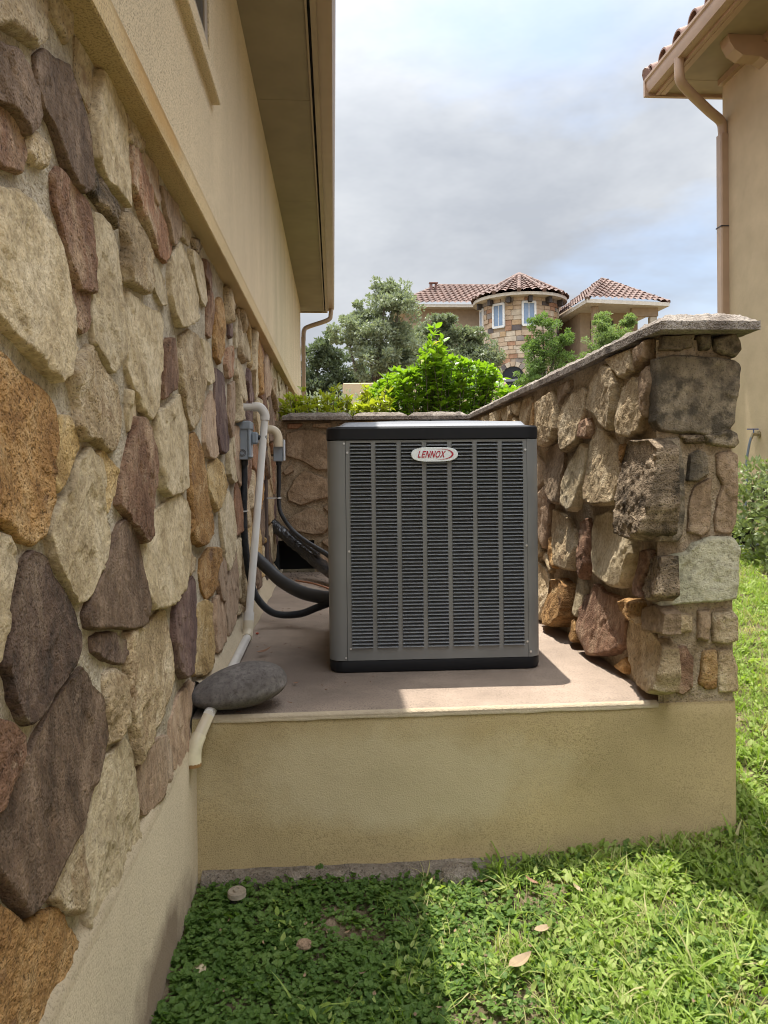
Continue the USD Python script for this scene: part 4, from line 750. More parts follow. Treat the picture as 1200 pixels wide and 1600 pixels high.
part(dp, 'outlet_stain', tube([(-.475, 2.466, -.972), (-.4752, 2.466, -.984)], [pr + .0072, pr + .0068], 14, False), plain('rust_stain', (.28, .15, .05), .6), smooth=40)

db = thing('disconnect_box', 'grey electrical box with a hinged cover on the stone wall beside the white pipe', 'electrical box', (-.48, 4.0, .15))
part(db, 'case', bx(-.515, 3.955, .045, -.452, 4.09, .245, .004), M_box, label=None)
part(db, 'cover', join(bx(-.452, 3.95, .055, -.440, 4.095, .235, .004)), M_box)
part(db, 'cover_lid', bx(-.518, 3.948, .205, -.436, 4.097, .252, .006), M_box)
part(db, 'handle', bx(-.440, 4.0, .13, -.405, 4.07, .195, .008), M_box)
part(db, 'knockout', tube([(-.483 + .018 * math.cos(t), 3.954, .082 + .018 * math.sin(t)) for t in np.linspace(0, 2 * np.pi, 25)], .0012, 5, False), M_dk)
part(db, 'knockout', tube([(-.483 + .012 * math.cos(t), 3.954, .082 + .012 * math.sin(t)) for t in np.linspace(0, 2 * np.pi, 25)], .0012, 5, False), M_dk)
part(db, 'label_plate', bx(-.4395, 4.0, .062, -.4385, 4.075, .125), plain('label_white', (.55, .55, .56), .5))
part(db, 'gland', join(tube([(-.482, 4.02, .047), (-.482, 4.02, .015)], .022, 12), tube([(-.405, 4.035, .165), (-.36, 4.035, .165)], .014, 10)), M_rub, smooth=40)

def corr(path, rad, pitch=.006, amp=.0012, sides=12):
    p = smooth_path(path, 40); d = np.r_[0, np.cumsum(np.linalg.norm(np.diff(p, axis=0), axis=1))]
    n = int(d[-1] / (pitch / 3)); s = np.linspace(0, d[-1], min(n, 900)); q = np.column_stack([np.interp(s, d, p[:, k]) for k in range(3)])
    return tube(q, rad + amp * np.sin(2 * np.pi * s / pitch), sides)
c1 = solo('power_conduit', corr([(-.482, 4.02, .03), (-.483, 4.02, -.08), (-.487, 4.02, -.26), (-.478, 4.0, -.42), (-.455, 3.98, -.58), (-.415, 3.98, -.70), (-.33, 4.0, -.785), (-.20, 3.98, -.79), (-.09, 3.93, -.745), (.03, 3.86, -.69)], .019), M_rub,
          'black flexible conduit looping from the grey box down to the air conditioner', 'conduit', smooth=50)
ins = thing('insulated_pipe', 'thick black foam-wrapped refrigerant pipe running from the wall to the air conditioner', 'pipe', (-.3, 4.2, -.6))
part(ins, 'insulation', tube(smooth_path([(-.53, 4.46, -.49), (-.47, 4.40, -.525), (-.38, 4.30, -.59), (-.30, 4.2, -.645), (-.18, 4.05, -.685), (-.05, 3.93, -.695), (.04, 3.88, -.69)], 8), .036, 16), M_rub, smooth=50)
part(ins, 'copper_line', tube(smooth_path([(-.22, 4.19, -.64), (-.12, 4.1, -.645), (-.03, 4.03, -.665), (.03, 4.0, -.69)], 8), .0055, 8), M_cop, smooth=50)
solo('line_cover', bx(-.512, 5.24, -.80, -.474, 5.37, .16, .006), M_dk, 'narrow dark brown metal cover running down the wall behind the white pipe', 'pipe cover')
e2 = thing('plastic_elbow_pipe', 'cream plastic elbow pipe from the wall turning down beside the back wall', 'pipe', (-.4, 5.25, .25))
part(e2, 'wall_stub', tube([(-.515, 5.25, .272), (-.43, 5.25, .272)], .024, 14), M_pvc, smooth=40)
part(e2, 'elbow', tube(smooth_path([(-.46, 5.25, .272), (-.425, 5.25, .270), (-.398, 5.25, .248), (-.387, 5.25, .215), (-.387, 5.25, .19)], 5), .030, 14), M_pvc2, smooth=40)
part(e2, 'collar', tube([(-.387, 5.25, .195), (-.387, 5.25, .150)], .0345, 14), M_pvc2, smooth=40)
b2 = thing('small_electrical_box', 'small grey conduit box under the cream elbow pipe', 'electrical box', (-.387, 5.27, .09))
part(b2, 'case', bx(-.423, 5.24, .045, -.355, 5.31, .15, .005), M_box)
part(b2, 'cover', bx(-.355, 5.235, .05, -.343, 5.315, .2, .004), plain('pale_grey_plastic', (.42, .45, .47), .4))
part(b2, 'gland', tube([(-.387, 5.275, .047), (-.387, 5.275, .02)], .02, 12), M_rub, smooth=40)
solo('thin_conduit', corr([(-.387, 5.275, .03), (-.388, 5.275, -.10), (-.391, 5.27, -.22), (-.375, 5.25, -.32), (-.30, 5.2, -.43), (-.19, 5.0, -.50), (-.06, 4.6, -.535), (.05, 4.1, -.55), (.06, 3.9, -.55)], .0145, pitch=.008), M_rub,
     'thin black conduit curving from the small box behind the air conditioner', 'conduit', smooth=50)
kp = smooth_path([(-.50, 5.92, -.44), (-.42, 5.86, -.505), (-.33, 5.82, -.58), (-.24, 5.76, -.65), (-.15, 5.65, -.71), (-.05, 5.45, -.76), (.05, 5.1, -.78)], 10)
tp = thing('taped_pipe', 'black pipe wrapped in shiny crinkled tape entering the dark opening in the back wall', 'pipe', (-.25, 5.76, -.65))
rr_ = .042 + .009 * noise2(np.arange(len(kp)) * .5, np.zeros(len(kp)), 1.3, 3)
V, F = tube(kp, rr_, 14); V = V + .022 * (np.stack([noise2(V[:, 0], V[:, 2], 45., k) for k in (1, 2, 3)], 1) - .5)
part(tp, 'wrap', (V, F), M_tape)
kp2 = kp + [.02, -.06, .055]
V, F = tube(kp2[16:42], .016, 10); V = V + .008 * (np.stack([noise2(V[:, 0], V[:, 2], 60., k) for k in (4, 5, 6)], 1) - .5)
part(tp, 'small_line', (V, F), M_tape)
for n_, (y_, z_, px_) in enumerate([(4.01, -.232, -.487), ]):
    solo('pipe_clamp', join(tube([(px_ + .0195 * math.cos(t), y_ + .0195 * math.sin(t), z_) for t in np.linspace(0, 2 * np.pi, 21)], .004, 6, False), bx(-.515, 4.025, z_ - .006, -.47, 4.055, z_ + .006)), M_screw, 'small steel clamp on the black conduit below the grey box', 'clamp')
solo('pipe_clamp', join(tube([(-.391 + .018 * math.cos(t), 5.27 + .018 * math.sin(t), -.215) for t in np.linspace(0, 2 * np.pi, 21)], .004, 6, False), bx(-.515, 5.265, -.221, -.40, 5.275, -.209)), M_screw, 'small steel clamp on the thin conduit near the back wall', 'clamp')

# ------------------------------------------------------------------ river rock, sprinkler, litter
ico = trimesh.creation.icosphere(5); v = np.array(ico.vertices)
v = v * (1 + .05 * (meshkit.fbm(v * 1.6 + 3, 3, 5) - .5)[:, None])
v[:, 2] = np.where(v[:, 2] < 0, v[:, 2] * .85, v[:, 2]); v = v * [.176, .122, .078]
v[:, 1:] *= (1 + .16 * v[:, 0] / .178)[:, None]
ay, az = math.radians(-7), math.radians(20)
Ry = np.array([[math.cos(ay), 0, math.sin(ay)], [0, 1, 0], [-math.sin(ay), 0, math.cos(ay)]]); Rz = np.array([[math.cos(az), -math.sin(az), 0], [math.sin(az), math.cos(az), 0], [0, 0, 1]])
v = v @ (Rz @ Ry).T + [-.350, 2.675, -.790]
M_rock = stone_mat('smooth_grey_river_rock', (.10, .088, .08), (.135, .12, .11), (.175, .158, .146), .3, .10)
solo('river_rock', (v, np.array(ico.faces)), M_rock, 'smooth dark grey oval rock lying on the pipe at the pad corner', 'rock', smooth=True)

sp = thing('sprinkler_head', 'round tan pop-up sprinkler head in the clover below the pad', 'sprinkler', (-.335, 2.44, -1.41))
M_sp = plain('dusty_tan_plastic', (.30, .25, .185), .7, var=.2, nscale=60)
part(sp, 'body', tube([(-.335, 2.44, -1.50), (-.335, 2.44, -1.41)], .022, 18), plain('dark_plastic', (.03, .025, .02), .6), smooth=40)
part(sp, 'cap', loft([np.column_stack([-.335 + k * np.cos(tt), 2.44 + k * np.sin(tt), np.full(64, z_)]) for k, z_ in ((.026, -1.412), (.030, -1.409), (.030, -1.394), (.027, -1.391), (.017, -1.393))], False, True), M_sp, smooth=35)
part(sp, 'nozzle', loft([np.column_stack([-.335 + k * np.cos(tt), 2.44 + k * np.sin(tt), np.full(64, z_)]) for k, z_ in ((.012, -1.396), (.012, -1.387), (.009, -1.386), (.006, -1.39))], False, True), M_sp, smooth=35)

def leaf_mesh(L, Wd, curl=.2, fold=.15, n=7):
    t = np.linspace(0, 1, n); w = Wd / 2 * np.sin(np.pi * t ** .8) ** .8; z = curl * L * (t - .5) ** 2 * 2
    V = np.vstack([np.column_stack([t * L, -w, z + fold * w]), np.column_stack([t * L, 0 * t, z]), np.column_stack([t * L, w, z + fold * w])]); F = []
    for i in range(n - 1):
        for a in (0, n): F += [[a + i, a + i + 1, a + n + i + 1], [a + i, a + n + i + 1, a + n + i]]
    return V, np.array(F)
def rot(v, yaw, pitch=0.0, roll=0.0):
    cy_, sy_, cp, sp_, cr, sr = math.cos(yaw), math.sin(yaw), math.cos(pitch), math.sin(pitch), math.cos(roll), math.sin(roll)
    R = np.array([[cy_, -sy_, 0], [sy_, cy_, 0], [0, 0, 1]]) @ np.array([[cp, 0, sp_], [0, 1, 0], [-sp_, 0, cp]]) @ np.array([[1, 0, 0], [0, cr, -sr], [0, sr, cr]])
    return v @ R.T
M_dry = plain('dry_leaf', (.32, .235, .14), .7, var=.15, nscale=40)
M_dry2 = plain('dark_dry_leaf', (.22, .11, .06), .7, var=.2, nscale=40)
def dry(name, x, y, z, L, Wd, yaw, pitch, m, label, cat='leaf'):
    v, fc = leaf_mesh(L, Wd, .35, .5); solo(name, (rot(v, yaw, pitch, .1) + [x, y, z], fc), m, label, cat, smooth=50)

# ------------------------------------------------------------------ lawn plants
def leafmat(name, cols, rough=.55, trans=.35, tint=(1.5, 1.7, .6), spec=.18):
    n = len(cols); ramp = [((i + .5) / n, c) for i, c in enumerate(cols)]
    nodes = {'g': ('geometry', {}), 'oi': ('object_info', {}), 'a': ('math', {'math_type': 'add'}), 'fr': ('math', {'math_type': 'fraction'}), 'r': ('rgb_ramp', {'ramp': ramp}),
             'tm': ('mix_color', {'blend_type': 'multiply', 'fac': 1.0, 'b': tint, 'use_clamp': False}), 'p': ('principled_bsdf', {'roughness': rough, 'specular_ior_level': spec}), 't': ('translucent_bsdf', {}), 'mx': ('mix_closure', {'fac': trans})}
    return mat(name, nodes, [('g.random_per_island', 'a.value1'), ('oi.random', 'a.value2'), ('a.value', 'fr.value1'), ('fr.value', 'r.fac'), ('r.color', 'p.base_color'), ('r.color', 'tm.a'), ('tm.result', 't.color'),
                             ('p.BSDF', 'mx.closure1'), ('t.BSDF', 'mx.closure2')], surface='mx.closure')
M_clover = leafmat('clover_leaf', [(.075, .14, .03), (.105, .18, .04), (.15, .23, .06), (.09, .16, .033)], .5)
M_grass = leafmat('grass_blade', [(.19, .28, .045), (.25, .35, .07), (.32, .40, .11), (.20, .30, .05), (.46, .41, .22)], .5)
M_weed = leafmat('weed_leaf', [(.20, .28, .055), (.26, .35, .08), (.33, .39, .13)], .55)

def scatter(name, protos, pos, scale, seed, label, mats, cat=None):
    rng = np.random.default_rng(seed); path = '/World/' + numbered('/World', name)
    pi = UsdGeom.PointInstancer.Define(stage, path)
    ps = UsdGeom.Scope.Define(stage, path + '/protos'); rel = pi.CreatePrototypesRel()
    for i, (m, mt) in enumerate(zip(protos, mats)):
        q = usdkit.mesh(stage, f'{path}/protos/{name}_clump_{i:03d}', m, mt); q.CreateDoubleSidedAttr(True); rel.AddTarget(q.GetPath())
    n = len(pos); pi.CreateProtoIndicesAttr(Vt.IntArray.FromNumpy(rng.integers(0, len(protos), n).astype(np.int32)))
    pi.CreatePositionsAttr(Vt.Vec3fArray.FromNumpy(np.asarray(pos, np.float32)))
    a = rng.uniform(0, 2 * np.pi, n); tl = rng.normal(0, .08, (n, 2))
    q = np.stack([np.cos(a / 2), tl[:, 0], tl[:, 1], np.sin(a / 2)], 1); q /= np.linalg.norm(q, axis=1, keepdims=True)
    pi.CreateOrientationsAttr(Vt.QuathArray([Gf.Quath(float(w), float(x), float(y), float(z)) for w, x, y, z in q]))
    s = rng.uniform(scale[0], scale[1], n); pi.CreateScalesAttr(Vt.Vec3fArray.FromNumpy(np.stack([s, s, s * rng.uniform(.8, 1.25, n)], 1).astype(np.float32)))
    tag(pi.GetPrim(), label, cat, None, 'stuff'); return path

def round_leaf(c, rad, yaw, tip, rng, n=11):
    t = np.linspace(.12, 2 * np.pi - .12, n); rr = rad * (1 + .06 * rng.normal(size=n))
    v = np.vstack([[0, 0, -.12 * rad], np.column_stack([rr * np.cos(t), rr * np.sin(t), .10 * rad * np.ones(n) + .08 * rad * rng.normal(size=n)])])
    v = rot(v, yaw, tip, rng.normal(0, .25)) + c
    return v, np.array([[0, i, i + 1] for i in range(1, n)])
def clover_clump(seed, n=22, R=.055, big=.0125):
    rng = np.random.default_rng(seed); ms = []
    for i in range(n):
        a, d = rng.uniform(0, 6.28), R * math.sqrt(rng.uniform()); h = rng.uniform(.006, .034); c = np.array([d * math.cos(a), d * math.sin(a), h]); rad = big * rng.uniform(.6, 1.25)
        ms.append(round_leaf(c, rad, rng.uniform(0, 6.28), rng.normal(-.08, .26), rng))
        b = np.array([d * .6 * math.cos(a), d * .6 * math.sin(a), -.01]); s = np.array([.0008, 0, 0])
        ms.append((np.array([b - s, b + s, c]), np.array([[0, 1, 2]])))
    return join(*ms)
def blade(base, yaw, L, w, bend, lean, n=5):
    t = np.linspace(0, 1, n); x = L * (lean * t + bend * t ** 2); z = L * t * np.sqrt(np.maximum(.05, 1 - (lean + bend * t) ** 2 * .6)); ww = w * (1 - t ** 1.6) / 2 + .0002
    c = np.column_stack([x, 0 * t, z]); V = np.vstack([c - np.column_stack([0 * t, ww, 0 * t]), c + np.column_stack([0 * t, ww, 0 * t])]); F = []
    for i in range(n - 1): F += [[i, i + 1, n + i + 1], [i, n + i + 1, n + i]]
    return rot(V, yaw) + base, np.array(F)
def grass_clump(seed, n=26, R=.06, L=(.03, .08), w=(.002, .005), bend=(.2, .8)):
    rng = np.random.default_rng(seed); ms = []
    for i in range(n):
        a, d = rng.uniform(0, 6.28), R * math.sqrt(rng.uniform())
        ms.append(blade(np.array([d * math.cos(a), d * math.sin(a), -.008]), rng.uniform(0, 6.28), rng.uniform(*L), rng.uniform(*w), rng.uniform(*bend), rng.uniform(.05, .5)))
    return join(*ms)
def weed_clump(seed, n=12, R=.06):
    rng = np.random.default_rng(seed); ms = []
    for i in range(n):
        a, d = rng.uniform(0, 6.28), R * math.sqrt(rng.uniform()); L = rng.uniform(.013, .03)
        v, fc = leaf_mesh(L, L * rng.uniform(.35, .6), rng.uniform(-.3, .2), .2, 5)
        ms.append((rot(v, rng.uniform(0, 6.28), rng.uniform(-.9, .1), 0) + [d * math.cos(a), d * math.sin(a), rng.uniform(.008, .035)], fc))
    return join(*ms)

def spread(x0, x1, y0, y1, n, seed, dens=None, avoid=None):
    rng = np.random.default_rng(seed); x, y = rng.uniform(x0, x1, n), rng.uniform(y0, y1, n); k = np.ones(n, bool)
    k &= ~((y > PY - .028) & (y < 6.4) & (x < 1.50)); k &= x > -.47
    if dens is not None: k &= rng.uniform(size=n) < dens(x, y)
    x, y = x[k], y[k]; return np.column_stack([x, y, gnoise(x, y)])
bare = lambda x, y: noise2(x, y, 3.4, 77)
def d_clover(x, y):
    k = np.clip((bare(x, y) - .34) / .10, .42, 1) * np.clip((.55 - x) / .35, .05, 1)
    return k
def d_grass(x, y):
    return np.clip((x - .0) / .45, .05, 1) * np.clip((bare(x, y) - .44) / .10, .16, 1)
cl = spread(-.48, 1.6, 1.25, PY, 4600, 3, d_clover)
scatter('clover', [clover_clump(i, big=b) for i, b in enumerate((.0085, .0100, .0112, .0095))], np.vstack([cl, spread(.3, 1.6, 1.3, PY, 420, 23)]) , (.50, 1.0), 4, 'low round-leaved clover covering the shaded ground below the pad', [M_clover] * 4, 'ground cover')
gn = spread(-.3, 2.6, 1.2, PY + .5, 4600, 6, d_grass)
wd_ = spread(-.2, 2.6, 1.2, PY + .5, 3600, 16, lambda x, y: np.clip((x - .1) / .35, .12, 1) * np.clip((bare(x, y) - .45) / .10, .12, 1))
far = spread(1.46, 4.2, PY - .1, 9.5, 9000, 8)
scatter('grass', [grass_clump(40 + i, 24, .05, (.022, .065), (.0018, .004)) for i in range(4)] + [grass_clump(60, 9, .05, (.045, .10), (.004, .008), (.4, 1.0))], np.vstack([gn, far]), (.75, 1.2), 9, 'bright green lawn grass around the pad and along the neighbouring house', [M_grass] * 5, 'grass')
scatter('lawn_weeds', [weed_clump(80 + i) for i in range(4)], np.vstack([wd_, spread(1.46, 4.0, PY - .1, 8, 2500, 18)]), (.7, 1.3), 19, 'small pointed-leaf weeds mixed into the sunny lawn', [M_weed] * 4, 'weeds')

def weed(name, x, y, n, L, w, seed, label, up=.2, m=M_grass):
    rng = np.random.default_rng(seed); p = thing(name, label, 'weed', (x, y, float(gnoise(x, y))))
    for i in range(n):
        part(p, 'blade', blade(np.array([x, y, float(gnoise(x, y)) - .005]) + np.append(rng.normal(0, .008, 2), 0), rng.uniform(0, 6.28), rng.uniform(*L), w * rng.uniform(.7, 1.2), rng.uniform(.3, .9), rng.uniform(.05, up), 8), m, smooth=True)
weed('tall_weed', 1.40, 2.50, 3, (.07, .13), .016, 3, 'dark pointed weed standing against the right end of the pad face', .3)
weed('broad_grass_weed', 1.08, 2.36, 9, (.09, .15), .010, 5, 'pale broad-bladed grass weed at the edge of the pillar shadow', .6)
weed('broad_grass_weed', .56, 2.40, 7, (.07, .12), .008, 6, 'small arching grass weed in the sun just below the middle of the pad', .6)
weed('coarse_grass_tuft', .95, 1.93, 12, (.08, .16), .010, 9, 'coarse broad-bladed grass tuft in the sunny lawn towards the right', .6)
def gp(x, y, h=.03): return x, y, float(gnoise(x, y)) + h
dry('fallen_leaf', *gp(.47, 2.00, .040), .080, .036, .35, -.25, M_dry, 'large pale dry leaf curled on the sunny lawn')
dry('fallen_leaf', *gp(.58, 2.14, .040), .058, .026, .1, -.2, M_dry, 'smaller pale dry leaf beyond the large one on the sunny lawn')
dry('fallen_leaf', *gp(.655, 2.37, .034), .05, .018, 2.5, -.3, M_dry2, 'dark brown dry leaf near the pad in the sunny lawn')
dry('fallen_leaf', *gp(.78, 2.30, .034), .04, .02, 2.2, -.3, M_dry, 'little tan dry leaf in a bare patch of the lawn')
def pebble(x, y, z, s, seed, m, label, sq=.6):
    i = trimesh.creation.icosphere(3); v = np.array(i.vertices); v = v * (1 + .35 * (meshkit.fbm(v * 1.8 + seed, 3, seed) - .5)[:, None]) * [s, s * .85, s * sq]
    solo('pebble', (v + [x, y, z], np.array(i.faces)), m, label, 'stone', smooth=True)
pebble(*gp(-.105, 2.19, .022), .024, 3, STONE['P'], 'brownish pebble lying among the shaded clover')
pebble(*gp(-.40, 2.12, .018), .02, 8, STONE['C'], 'pale broken pebble on the bare patch beside the house plinth')
pebble(.42, 2.515, -1.425, .07, 12, M_footing, 'rough concrete lump against the pad footing', .55)
pebble(-.405, 3.845, -.857, .008, 15, plain('brick_red', (.45, .09, .05), .7), 'tiny brick-red crumb on the pad beside the drain pipe')
dry('pad_twig', -.36, 3.38, -.850, .075, .022, .5, -.2, M_dry2, 'dark curled leaf scrap on the pad beside the drain pipe')
dry('pad_leaf', -.17, 2.93, -.858, .022, .012, .2, -.1, M_dry2, 'tiny red-brown leaf on the pad in front of the rock')
rng = np.random.default_rng(33); ms = []
for i in range(420):
    v, fc = leaf_mesh(rng.uniform(.012, .03), .008, .3, .2, 3)
    ms.append((rot(v, rng.uniform(0, 6.28), rng.uniform(-.4, .2), rng.uniform(-.5, .5)) + [rng.uniform(-.36, .30), 6.06 - abs(rng.normal(0, .45)), -.852 + rng.uniform(0, .012)], fc))
solo('leaf_litter', join(*ms), plain('leaf_litter_dark', (.05, .035, .025), .8, var=.4, nscale=60), 'dark dead leaf litter on the pad below the back wall', 'leaf litter', kind='stuff')
rng = np.random.default_rng(34); ms = []
for i in range(260):
    v, fc = leaf_mesh(rng.uniform(.008, .028), rng.uniform(.004, .011), .3, .3, 4); x_, y_ = rng.uniform(-.4, 1.9), rng.uniform(1.5, 2.52)
    ms.append((rot(v, rng.uniform(0, 6.28), rng.uniform(-.3, .2), rng.uniform(-.5, .5)) + [x_, y_, float(gnoise(x_, y_)) + rng.uniform(.008, .034)], fc))
solo('lawn_litter', join(*ms), plain('lawn_litter_brown', (.26, .17, .10), .8, var=.5, nscale=40), 'small brown leaf scraps and thatch scattered through the lawn below the pad', 'leaf litter', kind='stuff')
rng = np.random.default_rng(35); ms = []
for i in range(60):
    a = np.array([rng.uniform(-.4, .25), rng.uniform(2.62, 4.6), -.861]); th = rng.uniform(0, 6.28); L = rng.uniform(.004, .02)
    ms.append(tube([a, a + [L * math.cos(th), L * math.sin(th), .001]], .0012, 4))
solo('grit', join(*ms), M_dry2, 'fine dark crumbs and grit scattered over the pad', 'debris', kind='stuff')

# ------------------------------------------------------------------ shrubs and trees
def leaf_cloud(centers, radii, per, L, Wd, seed, up=.3, shell=.55, quad=False):
    """Many leaf-sized faces through the volume of a crown."""
    rng = np.random.default_rng(seed); C = np.repeat(centers, per, 0); Rr = np.repeat(radii, per, 0); n = len(C)
    d = rng.normal(size=(n, 3)); d /= np.linalg.norm(d, axis=1, keepdims=True); q = shell + (1 - shell) * rng.uniform(size=n) ** .7; q = np.where(rng.uniform(size=n) < .25, rng.uniform(size=n), q)
    p = C + d * Rr * q[:, None]
    ax = d + rng.normal(0, .7, (n, 3)); ax[:, 2] += up; ax /= np.linalg.norm(ax, axis=1, keepdims=True)
    s = np.cross(ax, rng.normal(size=(n, 3))); s /= np.linalg.norm(s, axis=1, keepdims=True); nn = np.cross(ax, s)
    ln = L * rng.uniform(.6, 1.25, n)[:, None]; w = Wd * rng.uniform(.7, 1.2, n)[:, None]
    m = p + ax * ln * .5 - nn * ln * .06
    V = np.stack([p, m + s * w / 2 + nn * w * .15, p + ax * ln, m - s * w / 2 + nn * w * .15], 1).reshape(-1, 3); i = np.arange(n) * 4
    return V, np.vstack([np.stack([i, i + 1, i + 2], 1), np.stack([i, i + 2, i + 3], 1)])
M_bark = plain('grey_bark', (.12, .095, .075), .9, var=.3, nscale=30, bump=.6, bscale=30)
def tree(name, label, base, blobs, per, L, Wd, leaf, seed, tr=.14, group=None, cat='tree'):
    rng = np.random.default_rng(seed); b = np.array(base, float); t = thing(name, label, cat, b, group)
    C = np.array([c[:3] for c in blobs], float); R = np.array([c[3] for c in blobs], float)
    mid = np.array([C[:, 0].mean(), C[:, 1].mean(), C[:, 2].min()]); fork = b * .5 + mid * .5; ms = [tube(smooth_path([b - [0, 0, .15], b * .7 + mid * .3 + [.03, 0, 0], fork], 4), np.linspace(tr, tr * .75, 9), 9)]
    for c in C:
        e = fork * .45 + c * .55 + rng.normal(0, .08, 3); ms.append(tube(smooth_path([fork, e, c], 4), np.linspace(tr * .45, tr * .10, 9), 6))
    part(t, 'trunk', join(*ms), M_bark, smooth=50)
    # sub-clumps on each limb
    cc, rr2 = [], []
    for c, R_ in zip(C, R):
        k = int(16 + 16 * R_)
        d = rng.normal(size=(k, 3)); d /= np.linalg.norm(d, axis=1, keepdims=True)
        cc.append(c + d * R_ * rng.uniform(.3, 1.12, (k, 1)) * [1, 1, .9]); rr2.append(np.repeat(R_ * rng.uniform(.16, .34, (k, 1)), 3, 1) * [1, 1, .7])
    part(t, 'crown', leaf_cloud(np.vstack(cc), np.vstack(rr2), per, L, Wd, seed + 1), leaf)
    return t
M_oak = leafmat('oak_leaf', [(.14, .17, .10), (.19, .22, .135), (.25, .28, .185), (.34, .37, .26), (.18, .215, .135)], .42, .25, (1.25, 1.35, .8))
M_mesq = leafmat('light_green_leaf', [(.13, .20, .06), (.18, .26, .085), (.24, .31, .13)], .5, .35, (1.3, 1.4, .7))
M_shrub = leafmat('bright_shrub_leaf', [(.10, .19, .022), (.18, .30, .03), (.28, .41, .045), (.33, .44, .05), (.13, .25, .026), (.46, .42, .06)], .33, .40, (1.5, 1.6, .5), .5)
M_var = leafmat('pale_hedge_leaf', [(.16, .22, .09), (.32, .36, .19), (.50, .51, .33), (.22, .27, .12)], .4, .25, (1.2, 1.3, .6))
gg = lambda x, y: float(gz(x, y))
tree('oak_tree', 'tall grey-green live oak left of the stone tower behind the bright shrub', (1.0, 16.5, gg(1, 16.5)), [(.75, 16.4, 2.9, .62), (1.05, 16.6, 3.55, .55), (1.5, 16.3, 3.6, .5), (.6, 16.8, 3.35, .4), (1.5, 16.5, 2.9, .6), (.85, 16.2, 2.3, .55), (1.3, 16.4, 2.25, .5), (.35, 16.5, 3.05, .4), (1.75, 16.5, 2.4, .4), (1.25, 16.4, 3.95, .32)], 72, .09, .05, M_oak, 11)
tree('oak_tree', 'wide grey-green live oak directly in front of the stone tower', (3.1, 19.5, gg(3.1, 19.5)), [(2.35, 19.4, 3.3, .55), (2.9, 19.5, 3.55, .5), (3.3, 19.4, 3.2, .6), (3.8, 19.5, 2.9, .6), (2.5, 19.3, 2.8, .7), (3.2, 19.2, 2.6, .7), (3.0, 19.4, 3.85, .3), (4.15, 19.4, 2.65, .5), (3.65, 19.5, 3.35, .4), (2.0, 19.5, 3.2, .5), (3.9, 19.5, 2.2, .5)], 72, .095, .055, M_oak, 12)
tree('oak_tree', 'hazy pale green oak beside the far downspout of the left house', (-.1, 24., gg(0, 24)), [(-.45, 24, 2.8, .7), (.1, 24.2, 3.4, .6), (-.2, 24, 3.9, .5), (.4, 24, 2.6, .7), (-.6, 24, 3.6, .5), (-.1, 24, 2.1, .7), (.9, 24, 3.0, .6), (-.9, 24, 2.7, .6)], 60, .12, .07, M_oak, 13)
tree('mesquite_tree', 'feathery light green tree right of the stone tower', (7.0, 24, gg(7, 24)), [(6.75, 24, 3.5, .6), (7.2, 24, 4.1, .55), (7.0, 24.1, 4.75, .42), (7.55, 24, 3.5, .6), (6.6, 24, 2.9, .5), (7.2, 23.8, 2.7, .6), (7.8, 24, 4.2, .3), (6.55, 24, 4.0, .3)], 80, .10, .034, M_mesq, 14)
tree('mesquite_tree', 'rounder light green tree below the right hipped roof beside the feathery one', (9.1, 24, gg(9, 24)), [(8.8, 24, 4.0, .5), (9.3, 24, 4.35, .5), (9.0, 24, 4.75, .38), (9.65, 24, 4.1, .5), (9.2, 24, 3.5, .6), (8.5, 24, 3.5, .45), (9.9, 24.0, 4.7, .25)], 80, .10, .034, M_mesq, 15)
solo('far_hedge', leaf_cloud(np.array([(x_, 13 + .2 * math.sin(x_ * 3), z_) for x_ in np.arange(-.6, 2.3, .28) for z_ in (.4, .75, 1.05)]), np.full((33, 3), .30), 190, .07, .04, 41), M_oak, 'shadowy green hedge behind the bright shrub at the foot of the oaks', 'hedge')
solo('tan_wall', bx(.2, 14.2, -.8, 3.4, 14.5, 1.62, .02), M_neigh, 'plain tan garden wall glimpsed behind the bright shrub', 'wall')

def shrub(name, label, base, tips, per, L, Wd, seed, singles=0, m=None):
    """Upright leafy shoots: stems with paired leaves."""
    rng = np.random.default_rng(seed); b = np.array(base, float); t = thing(name, label, 'shrub', b); stems, big, rest = [], [], []
    for tp_ in tips:
        tp_ = np.array(tp_, float); root = b + [(tp_[0] - b[0]) * .35, (tp_[1] - b[1]) * .35, 0]
        path = smooth_path([root, root * .45 + tp_ * .55 + rng.normal(0, .03, 3), tp_], 10); stems.append(tube(path, np.linspace(.008, .0025, len(path)), 5)); n = len(path)
        for k in range(per):
            i = min(n - 1, int(n * (1 - .82 * rng.uniform() ** 1.25))); top = k < 4
            if top: i = n - 1 - k // 3
            s = L * (rng.uniform(.55, .8) if top else rng.uniform(.75, 1.2)); v, fc = leaf_mesh(s, s * Wd * rng.uniform(.85, 1.1), rng.uniform(-.25, .1), .28, 6)
            v = rot(v, rng.uniform(0, 6.28), rng.uniform(-1.25, -.7) if top else rng.uniform(-.75, .25), rng.normal(0, .35)) + path[i] + rng.normal(0, .012, 3)
            (big if (len(big) < singles and i > n * .6 and rng.uniform() < .35) else rest).append((v, fc))
    part(t, 'stems', join(*stems), M_bark, smooth=True)
    part(t, 'foliage', join(*rest), m or M_shrub, smooth=True, kind='stuff')
    for x in big: part(t, 'leaf', x, m or M_shrub, smooth=True)
rng = np.random.default_rng(71); tips = []
